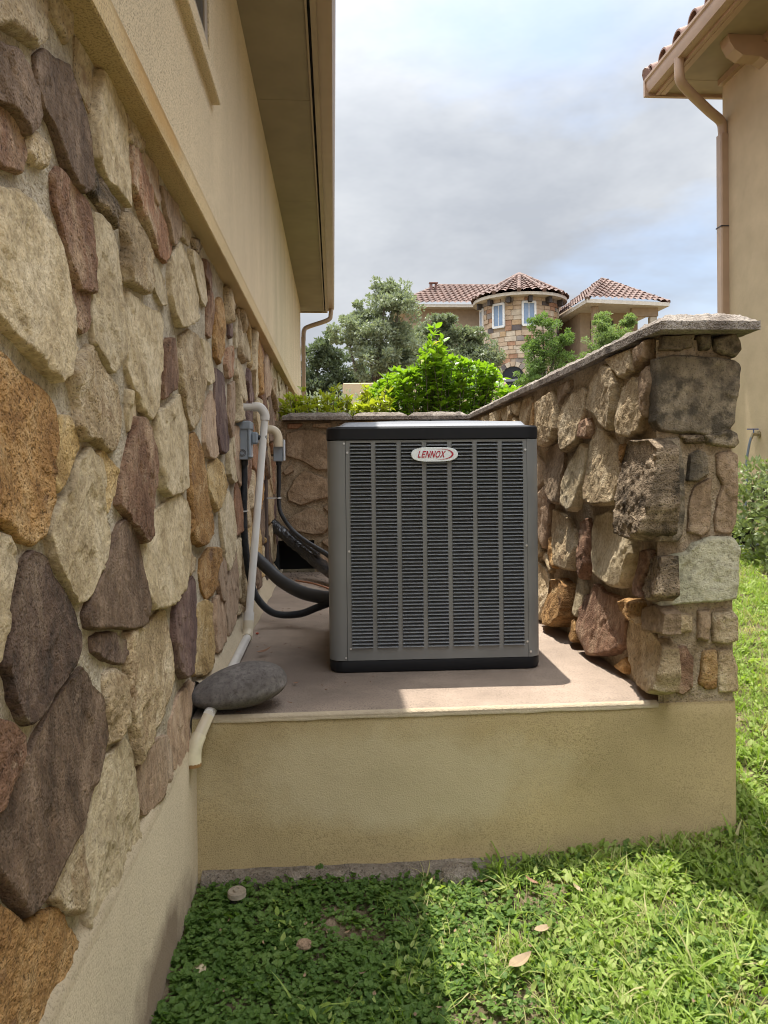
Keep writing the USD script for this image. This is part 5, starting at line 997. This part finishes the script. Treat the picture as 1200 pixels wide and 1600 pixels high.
for i in range(175):
    x_ = rng.uniform(.36, 1.92); e = 1 - ((x_ - 1.08) / .80) ** 2; pk = .80 * math.exp(-((x_ - .98) / .17) ** 2)
    z_ = .54 + max(0, e) ** .55 * .46 * rng.uniform(.55, 1.0) + .40 * pk * rng.uniform(.2, 1.0) ** 1.4
    tips.append((x_, 7.25 + rng.uniform(-.35, .35), z_))
tips += [(1.0, 7.2, 1.36), (.94, 7.2, 1.18), (1.08, 7.15, 1.10), (1.52, 7.1, .98), (.62, 7.1, .92), (.55, 7.2, .70), (1.66, 7.2, .80)]
shrub('bright_green_shrub', 'bright yellow-green shrub with upright shoots rising over the back wall', (1.0, 7.25, gg(1, 7.25)), tips, 46, .095, .50, 72, 130)
tips = [(rng.uniform(-.46, .55), 6.75 + rng.uniform(-.2, .25), .47 + rng.uniform(.0, .15) + .10 * (rng.uniform() < .2)) for i in range(120)]
shrub('low_green_hedge', 'low glossy green hedge peeping over the back wall beside the left house', (.05, 6.8, gg(0, 6.8)), tips, 26, .085, .5, 73, 60)

# ------------------------------------------------------------------ neighbour house on the right
nh = thing('neighbour_house', 'tall warm beige stucco house with a terracotta gutter at the right edge', 'house', (3.9, 7.0, -.9))
NX, NY, NS = 3.870, 7.05, 3.765
part(nh, 'wall', bx(NX, -3, -1.6, 9, NY, NS + .1), M_neigh)
part(nh, 'soffit', bx(3.345, -3, NS, NX + .01, NY + .24, NS + .012), M_trim)
part(nh, 'soffit_trim', join(bx(NX - .05, -3, NS - .06, NX + .001, NY - .004, NS - .001), bx(3.345, -3, NS - .035, 3.40, NY + .23, NS - .001)), M_gutter2)
part(nh, 'fascia', bx(3.310, -3, NS - .03, 3.344, NY + .25, NS + .17), M_gutter2)
part(nh, 'gutter', prism([(3.309, NS - .005), (3.309, NS + .13), (3.300, NS + .13), (3.300, NS + .01), (3.238, NS + .01), (3.222, NS + .05), (3.220, NS + .10), (3.205, NS + .115), (3.205, NS + .135), (3.196, NS + .135), (3.196, NS + .11), (3.211, NS + .095), (3.213, NS + .045), (3.232, NS - .005)], 1, -3, NY + .26), M_gutter2, smooth=25)
part(nh, 'end_fascia', bx(3.20, NY + .262, NS - .035, 6, NY + .30, NS + .13), M_gutter2)
part(nh, 'end_soffit', bx(3.31, NY + .001, NS - .002, 6, NY + .262, NS + .008), M_trim)
rp = [(3.235, NS + .15), (9, NS + 2.6), (9, NS + 2.55), (3.235, NS + .12)]
part(nh, 'roof', prism(rp, 1, -3, NY + .28), M_gutter2)
M_tile = plain('terracotta_roof_tile', (.27, .155, .115), .75, var=.25, nscale=8, bump=.3)
for i in range(11):
    y_ = NY + .20 - i * .30; a = np.linspace(0, np.pi, 9)
    ro, ri = .095, .078; s = 2.45 / 5.765
    V = []
    for (x_, k) in ((3.215, 1.0), (3.68, .85)):
        zc = NS + .155 + (x_ - 3.235) * s
        V += [(x_, y_ + ro * k * math.cos(t), zc + ro * k * math.sin(t)) for t in a] + [(x_, y_ + ri * k * math.cos(t), zc + ri * k * math.sin(t)) for t in a]
    V = np.array(V); F = []
    for j in range(8):
        F += [[j, j + 1, 19 + j], [j, 19 + j, 18 + j], [9 + j, 27 + j, 28 + j], [9 + j, 28 + j, 10 + j], [j, 9 + j, 10 + j], [j, 10 + j, j + 1]]
    part(nh, 'roof_tile', (V, np.array(F)), M_tile, smooth=35)
V0 = np.array([(3.20, 0, NS + .15), (3.62, 0, NS + .33)])
part(nh, 'rake_tile', join(tube([(3.22, NY + .26, NS + .16), (3.50, NY + .26, NS + .29)], .085, 10), tube([(3.45, NY + .26, NS + .29), (4.4, NY + .26, NS + .72)], .085, 10)), M_tile, smooth=40)
part(nh, 'corbel', join(prism([(3.52, NS - .065), (3.56, NS - .13), (3.64, NS - .18), (3.80, NS - .19), (NX - .001, NS - .23), (NX - .001, NS - .002), (3.50, NS - .002)], 1, 6.28, 6.42)), M_gutter2)
part(nh, 'corbel', join(prism([(3.52, NS - .065), (3.56, NS - .13), (3.64, NS - .18), (3.80, NS - .19), (NX - .001, NS - .23), (NX - .001, NS - .002), (3.50, NS - .002)], 1, 4.88, 5.02)), M_gutter2)
dsp = part(nh, 'downspout', join(tube(smooth_path([(3.262, 6.70, NS + .01), (3.262, 6.70, NS - .12), (3.29, 6.72, NS - .20), (3.42, 6.79, NS - .27), (3.66, 6.91, NS - .37), (3.81, 6.98, NS - .43), (3.842, 6.995, NS - .52), (3.842, 6.995, NS - .62)], 6), .046, 14),
      bx(3.795, 6.945, -1.0, 3.886, 7.045, NS - .55, .012)), M_gutter2, smooth=40)
part(dsp, 'strap', bx(3.792, 6.942, 2.30, 3.889, 7.048, 2.312), M_dk)
fa = part(nh, 'hose_bib', join(tube([(NX + .01, 6.45, .255), (3.80, 6.45, .255)], .014, 10), tube([(3.81, 6.45, .265), (3.79, 6.45, .215)], .012, 10), disc((NX - .012, 6.45, .255), (1, 0, 0), .03, .012, 14)), plain('brass', (.36, .30, .18), .35, metal=.8), smooth=40)
part(fa, 'handle', join(tube([(3.815, 6.45, .265), (3.815, 6.45, .30)], .005, 6), tube([(3.755, 6.45, .302), (3.86, 6.45, .302)], .006, 6)), plain('blue_handle', (.08, .12, .30), .4), smooth=40)
M_hose = plain('grey_hose', (.16, .19, .22), .45)
solo('garden_hose', tube(smooth_path([(3.79, 6.45, .225), (3.765, 6.44, .15), (3.73, 6.42, .0), (3.72, 6.40, -.2), (3.68, 6.38, -.5), (3.58, 6.33, -.74)] + [(3.50 + .15 * math.cos(a), 6.15 + .15 * math.sin(a), -.775 + .006 * a) for a in np.linspace(.9, 12.6, 26)], 6), .011, 8), M_hose,
     'grey garden hose hanging from the tap and coiled beside the pale hedge', 'hose', smooth=50)
bk = thing('black_planter', 'black plastic bin by the pale hedge at the right house', 'bin', (3.47, 6.2, -.8))
def rg(cx_, cy_, rr, z_): return np.column_stack([cx_ + rr * np.cos(tt), cy_ + rr * np.sin(tt), np.full(64, z_)])
part(bk, 'body', loft([rg(3.50, 6.15, .085, -.83), rg(3.50, 6.15, .10, -.57), rg(3.50, 6.15, .108, -.565), rg(3.50, 6.15, .108, -.54)], True, False), M_blk, smooth=35)
part(bk, 'lid', loft([rg(3.50, 6.15, .108, -.54), rg(3.50, 6.15, .112, -.52), rg(3.50, 6.15, .09, -.512)], False, True), plain('rusty_lid', (.24, .15, .10), .7))
rng = np.random.default_rng(90)
hc = np.array([(3.40 + rng.uniform(-.10, .12), y_ + rng.uniform(-.1, .1), z_) for y_ in np.arange(4.5, 5.85, .14) for z_ in (-.72, -.5, -.3, -.13)])
hd = thing('pale_hedge', 'rounded pale variegated hedge against the right house', 'hedge', (3.4, 5.2, -.85))
part(hd, 'foliage', leaf_cloud(hc, np.full((len(hc), 3), .17) * [1, 1, .9], 150, .055, .032, 91), M_var, kind='stuff')
part(hd, 'stems', join(*[tube([(3.42, y_, -1.0), (3.40 + rng.uniform(-.1, .1), y_, -.2)], .012, 6) for y_ in np.arange(4.6, 5.8, .3)]), M_bark)
solo('mowing_strip', bx(3.27, 3.5, -1.2, 3.36, 7.4, -.9), M_footing, None, None, kind='structure') if False else None
# ------------------------------------------------------------------ stone tower house on the hill
th = thing('tower_house', 'far stone house with a round turret and brown tiled hip roofs beyond the trees', 'house', (8.4, 33, 2.0))
TX, TY, TR = 8.52, 33.0, 1.72
M_far = [plain(f'tower_stone_{n_}', c, .9, var=.2, nscale=4) for n_, c in (('buff', (.46, .34, .23)), ('cream', (.52, .43, .32)), ('rust', (.36, .20, .12)), ('grey', (.26, .22, .19)), ('dark', (.11, .09, .085)), ('gold', (.44, .30, .17)))]
M_tb = plain('tower_mortar', (.42, .33, .24), .95)
M_win = plain('white_window_frame', (.72, .71, .68), .5)
M_pane = plain('blue_window_pane', (.20, .28, .40), .06, spec=.8, var=.25, nscale=1.0)
M_rtile = plain('brown_barrel_tile', (.165, .10, .078), .75, var=.4, nscale=3.0)
M_fas = plain('cream_fascia', (.55, .49, .40), .6)
an = np.linspace(0, 2 * np.pi, 48, endpoint=False)
def circ(rr, z_): return np.column_stack([TX + rr * np.cos(an), TY + rr * np.sin(an), np.full(48, z_)])
core = part(th, 'turret', loft([circ(TR, .5), circ(TR, 7.3)]), M_tb, smooth=30)
wins = [(-31, 6.02, 7.02, .30), (13, 6.02, 7.02, .30), (-74, 6.0, 7.0, .28)]  # angle from the viewer's direction, bottom, top, half width
ARCH = (-10, 4.25, .62)
face0 = math.atan2(-TY, -TX)
rng = np.random.default_rng(55); z = 3.35
while z < 7.15:
    h = rng.uniform(.15, .26); free = [(-80.0, 80.0)]
    cuts = [(wa - math.degrees(math.asin(hw / TR)), wa + math.degrees(math.asin(hw / TR))) for wa, b, t_, hw in wins if z + h > b - .02 and z < t_ + .02]
    if z < ARCH[1] + .2:
        hw = .74 if z + h / 2 < 3.75 else .74 * math.sqrt(max(0.02, 1 - ((z + h / 2 - 3.75) / .76) ** 2)); da = math.degrees(math.asin(hw / TR)); cuts.append((ARCH[0] - da, ARCH[0] + da))
    for c0, c1 in cuts: free = [q for a0, a1 in free for q in ((a0, min(a1, c0)), (max(a0, c1), a1)) if q[1] - q[0] > 1.5]
    for a0, a1 in free:
        n_ = max(1, round((a1 - a0) / 12.5)); e = np.linspace(a0, a1, n_ + 1); e[1:-1] += rng.uniform(-3.8, 3.8, n_ - 1)
        for a, a2 in zip(e[:-1], e[1:]):
            g_ = .4; aa = np.radians(np.array([a + g_, (a + a2) / 2, a2 - g_])) + face0; R1 = TR + rng.uniform(.015, .055)
            V = np.array([(TX + R_ * math.cos(q), TY + R_ * math.sin(q), z_) for R_ in (TR - .02, R1) for z_ in (z + .010, z + h - .010) for q in aa])
            F = [[6, 7, 10], [6, 10, 9], [7, 8, 11], [7, 11, 10], [0, 1, 7], [0, 7, 6], [1, 2, 8], [1, 8, 7], [3, 9, 10], [3, 10, 4], [4, 10, 11], [4, 11, 5], [0, 6, 9], [0, 9, 3], [2, 5, 11], [2, 11, 8]]
            part(core, 'stone', (V, np.array(F)), M_far[rng.choice(6, p=[.34, .24, .13, .11, .06, .12])])
    z += h
def on(a, z_, R_): q = math.radians(a) + face0; return np.array([TX + R_ * math.cos(q), TY + R_ * math.sin(q), z_])
def facing(a, R_, w, z0, z1, t_):
    q = math.radians(a) + face0; nrm = np.array([math.cos(q), math.sin(q), 0]); s = np.array([-math.sin(q), math.cos(q), 0]); c = np.array([TX, TY, 0]) + nrm * R_
    m = trimesh.creation.box((w, t_, z1 - z0)); v = np.array(m.vertices)
    return c + v[:, :1] * s + v[:, 1:2] * nrm + np.column_stack([np.zeros((len(v), 2)), v[:, 2] + (z0 + z1) / 2]), np.array(m.faces)
for wa, b, t_, hw in wins:
    R_ = TR * math.cos(math.asin(hw / TR)) + .03
    def off(dx, w, z0, z1, tt_, dR=0.0):
        v, fc = facing(wa, R_ + dR, w, z0, z1, tt_); q = math.radians(wa) + face0; return v + np.array([-math.sin(q), math.cos(q), 0]) * dx, fc
    wn = part(core, 'window', join(off(-hw + .03, .09, b, t_, .14), off(hw - .03, .09, b, t_, .14), off(0, 2 * hw - .03, b - .04, b + .055, .15), off(0, 2 * hw - .03, t_ - .055, t_ + .04, .15), off(0, .03, b, t_, .10)), M_win)
    part(core, 'window_pane', facing(wa, R_ + .01, 2 * hw - .1, b + .03, t_ - .03, .06), M_pane)
# arched doorway with voussoirs
q0 = math.radians(ARCH[0]) + face0; nr, sd = np.array([math.cos(q0), math.sin(q0), 0]), np.array([-math.sin(q0), math.cos(q0), 0]); cc = np.array([TX, TY, 0]) + nr * (TR - .02)
pr = [(-.5, 2.0), (.5, 2.0)] + [(.5 * math.cos(t), 3.75 + .5 * math.sin(t)) for t in np.linspace(0, np.pi, 13)]
m = trimesh.creation.extrude_polygon(Polygon(pr), .06, engine='earcut'); v = np.array(m.vertices)
dr = part(th, 'arched_doorway', (cc + v[:, :1] * sd + v[:, 2:3] * nr + np.column_stack([np.zeros((len(v), 2)), v[:, 1]]), np.array(m.faces)), plain('dark_doorway', (.012, .012, .013), .25))
for k in range(9):
    a0, a1 = np.pi * k / 9 + .02, np.pi * (k + 1) / 9 - .02; P = Polygon([(.52 * math.cos(a0), 3.75 + .52 * math.sin(a0)), (.72 * math.cos(a0), 3.75 + .72 * math.sin(a0)), (.72 * math.cos(a1), 3.75 + .72 * math.sin(a1)), (.52 * math.cos(a1), 3.75 + .52 * math.sin(a1))])
    m = trimesh.creation.extrude_polygon(P, .12, engine='earcut'); v = np.array(m.vertices)
    part(dr, 'arch_stone', (cc + v[:, :1] * sd + v[:, 2:3] * nr + np.column_stack([np.zeros((len(v), 2)), v[:, 1]]), np.array(m.faces)), M_far[[1, 0, 3, 1, 0, 1, 4, 0, 1][k]])
part(dr, 'door_rail', (lambda v, fc: (cc + v[:, :1] * sd + v[:, 1:2] * nr + np.column_stack([np.zeros((len(v), 2)), v[:, 2]]), fc))(*(lambda m: (np.array(m.vertices), np.array(m.faces)))(trimesh.util.concatenate([bx(-.45, .06, 3.62, .45, .10, 3.72), bx(.22, .06, 2, .29, .10, 3.62)]))), plain('door_grey', (.22, .22, .23), .5))
p_ = on(19, 3.95, TR + .12)
ln = part(th, 'wall_lantern', join(bx(p_[0] - .07, p_[1] - .07, p_[2] - .16, p_[0] + .07, p_[1] + .07, p_[2] + .14, .02), loft([np.array([(p_[0] + k * math.cos(t), p_[1] + k * math.sin(t), z_) for t in np.linspace(0, 2 * np.pi, 8, endpoint=False)]) for k, z_ in ((.10, p_[2] + .14), (.02, p_[2] + .28))]), bx(p_[0] - .02, p_[1], p_[2] - .3, p_[0] + .02, p_[1] + .12, p_[2] - .16)), plain('lantern_grey', (.07, .075, .08), .4))
# corbels under the turret eave, eave ring and conical tiled roof
for a in range(-70, 80, 28):
    part(core, 'eave_corbel', facing(a, TR + .13, .16, 7.0, 7.26, .28), plain('dark_corbel', (.05, .04, .035), .7) if a == -70 else '/World/Looks/dark_corbel')
part(th, 'turret_eave', loft([circ(TR + .02, 7.24), circ(TR + .38, 7.27), circ(TR + .38, 7.40), circ(TR + .3, 7.42)], True, True), M_fas, smooth=20)
def cone_tiles(cx_, cy_, rb, z0, z1, nt, rows):
    V, F = [], []; na = nt * 6
    zz = []
    for r_ in range(rows): zz += [(r_ / rows, .035), ((r_ + .999) / rows, 0.0)]
    for t_, up in zz:
        rr = rb * (1 - t_)
        a = np.linspace(0, 2 * np.pi, na, endpoint=False); b = np.abs(np.sin(a * nt / 2)) * .075 * (1 - t_ * .8)
        V.append(np.column_stack([cx_ + (rr + up) * np.cos(a), cy_ + (rr + up) * np.sin(a), z0 + (z1 - z0) * t_ + b + up]))
    n = na; i = np.arange(n); j = (i + 1) % n
    for k in range(len(V) - 1): F += [np.stack([k * n + i, k * n + j, (k + 1) * n + j], 1), np.stack([k * n + i, (k + 1) * n + j, (k + 1) * n + i], 1)]
    return np.vstack(V), np.vstack(F)
cr = part(th, 'turret_roof', cone_tiles(TX, TY, TR + .44, 7.42, 8.62, 36, 9), M_rtile, kind='stuff')
def ridge(pts, n=None): 
    p = np.array(pts, float); L = np.linalg.norm(p[1] - p[0]); n = max(3, int(L / .32)); ms = []
    for k in range(n):
        a, b = p[0] + (p[1] - p[0]) * k / n, p[0] + (p[1] - p[0]) * (k + 1.12) / n; ms.append(tube([a, b], [.10, .085], 8))
    return join(*ms)
for k in range(12):
    a = 2 * np.pi * (k + .5) / 12
    if math.cos(a - face0) > -.2: part(cr, 'ridge_tiles', ridge([(TX + (TR + .44) * math.cos(a), TY + (TR + .44) * math.sin(a), 7.47), (TX + .05 * math.cos(a), TY + .05 * math.sin(a), 8.64)]), M_rtile, smooth=40, kind='stuff')
def tiles(e0, e1, r0, r1, pitch=.28, rowl=.38):
    """Barrel tiles over a sloping roof face from the eave e0-e1 to the ridge r0-r1."""
    e0, e1, r0, r1 = map(lambda p: np.array(p, float), (e0, e1, r0, r1))
    nt = max(2, int(np.linalg.norm(e1 - e0) / pitch)); rows = max(2, int(np.linalg.norm((r0 + r1) / 2 - (e0 + e1) / 2) / rowl)); nn = np.cross(e1 - e0, r0 - e0 + r1 - e1); nn /= np.linalg.norm(nn); nn *= np.sign(nn[2])
    s = np.linspace(0, 1, nt * 6 + 1); V = []
    for r_ in range(rows):
        for t_, up in ((r_ / rows, .045), ((r_ + .999) / rows, 0.0)):
            a, b = e0 + (r0 - e0) * t_, e1 + (r1 - e1) * t_; w = np.linalg.norm(b - a) / np.linalg.norm(e1 - e0)
            off_ = (np.linalg.norm(a - (e0 + ((a - e0) @ (e1 - e0)) / ((e1 - e0) @ (e1 - e0)) * (e1 - e0))) * 0)
            along = ((a - e0) @ (e1 - e0)) / np.linalg.norm(e1 - e0) + s * np.linalg.norm(b - a)
            V.append(a + (b - a) * s[:, None] + nn * (np.abs(np.sin(along / pitch * np.pi)) * .08 + up)[:, None])
    m = len(s); k = np.array([i * m + j for i in range(len(V) - 1) for j in range(m - 1)])
    return np.vstack(V), np.vstack([np.stack([k, k + 1, k + m + 1], 1), np.stack([k, k + m + 1, k + m], 1)])
# main hip roof and its walls
E0, E1, R0, R1 = (3.1, 35.0, 7.75), (9.5, 35.0, 7.75), (5.55, 38.2, 9.40), (9.2, 38.2, 9.40)
BL, BR = (3.1, 41.4, 7.75), (9.5, 41.4, 7.75)
rf = part(th, 'main_roof', join(tiles(E0, E1, R0, R1), tiles(BL, E0, (5.5, 38.2, 9.40), R0)), M_rtile, kind='stuff')
part(rf, 'ridge_tiles', join(ridge([E0, R0]), ridge([R0, R1])), M_rtile, smooth=40, kind='stuff')
part(rf, 'vent_pipe', join(tube([(5.05, 37.2, 8.5), (5.05, 37.2, 9.30)], .08, 10), tube([(5.35, 37.2, 8.5), (5.30, 37.2, 9.26)], .06, 10), bx(4.95, 37.08, 9.26, 5.4, 37.32, 9.31)), plain('vent_rust', (.22, .12, .10), .6))
part(th, 'main_wall', bx(3.6, 35.5, .5, 12.5, 41, 7.72), plain('tan_house_wall', (.36, .27, .185), .9, bump=.2))
part(th, 'main_eave', bx(3.12, 35.02, 7.6, 9.5, 41.4, 7.74), M_fas)
# right wing with porch
F0, F1, B1, B0, AP = (10.35, 29.3, 6.72), (14.05, 29.9, 6.72), (14.05, 36.5, 6.72), (10.2, 36.5, 6.72), (12.35, 33.0, 8.45)
rw = part(th, 'wing_roof', join(tiles(F0, F1, AP, np.array(AP) + [.02, 0, 0]), tiles(B0, F0, AP, np.array(AP) + [0, -.02, 0])), M_rtile, kind='stuff')
part(rw, 'ridge_tiles', join(ridge([F0, AP]), ridge([F1, AP])), M_rtile, smooth=40, kind='stuff')
part(th, 'wing_eave', prism([(10.33, 29.28), (14.07, 29.88), (14.07, 36.5), (10.18, 36.5)], 2, 6.56, 6.71), M_fas)
part(th, 'wing_wall', bx(10.75, 31.3, .5, 13.3, 36, 6.56), '/World/Looks/tan_house_wall')
part(th, 'porch_beam', bx(12.6, 30.2, 6.2, 13.72, 30.45, 6.555), '/World/Looks/tan_house_wall')
part(th, 'porch_column', bx(13.4, 30.25, .8, 13.7, 30.5, 6.2, .02), M_fas)
part(th, 'porch_column', bx(10.8, 29.9, .8, 11.05, 30.15, 6.555, .02), '/World/Looks/tan_house_wall')
part(th, 'porch_arch_shade', bx(11.2, 31.25, 4.2, 12.2, 31.30, 6.2), plain('porch_dark', (.03, .025, .02), .6))
GROUPS = {'oak_tree': 'oak trees behind the back wall', 'mesquite_tree': 'light green trees in front of the tower house', 'pebble': 'loose pebbles on the ground and pad',
          'fallen_leaf': 'dry leaves fallen on the lawn', 'pipe_clamp': 'clamps holding the conduits to the wall', 'broad_grass_weed': 'broad-bladed weeds in the lawn'}
for prim in stage.GetPrimAtPath('/World').GetChildren():
    key = prim.GetName().rstrip('0123456789').rstrip('_')
    if key in GROUPS: prim.SetCustomDataByKey('group', GROUPS[key])
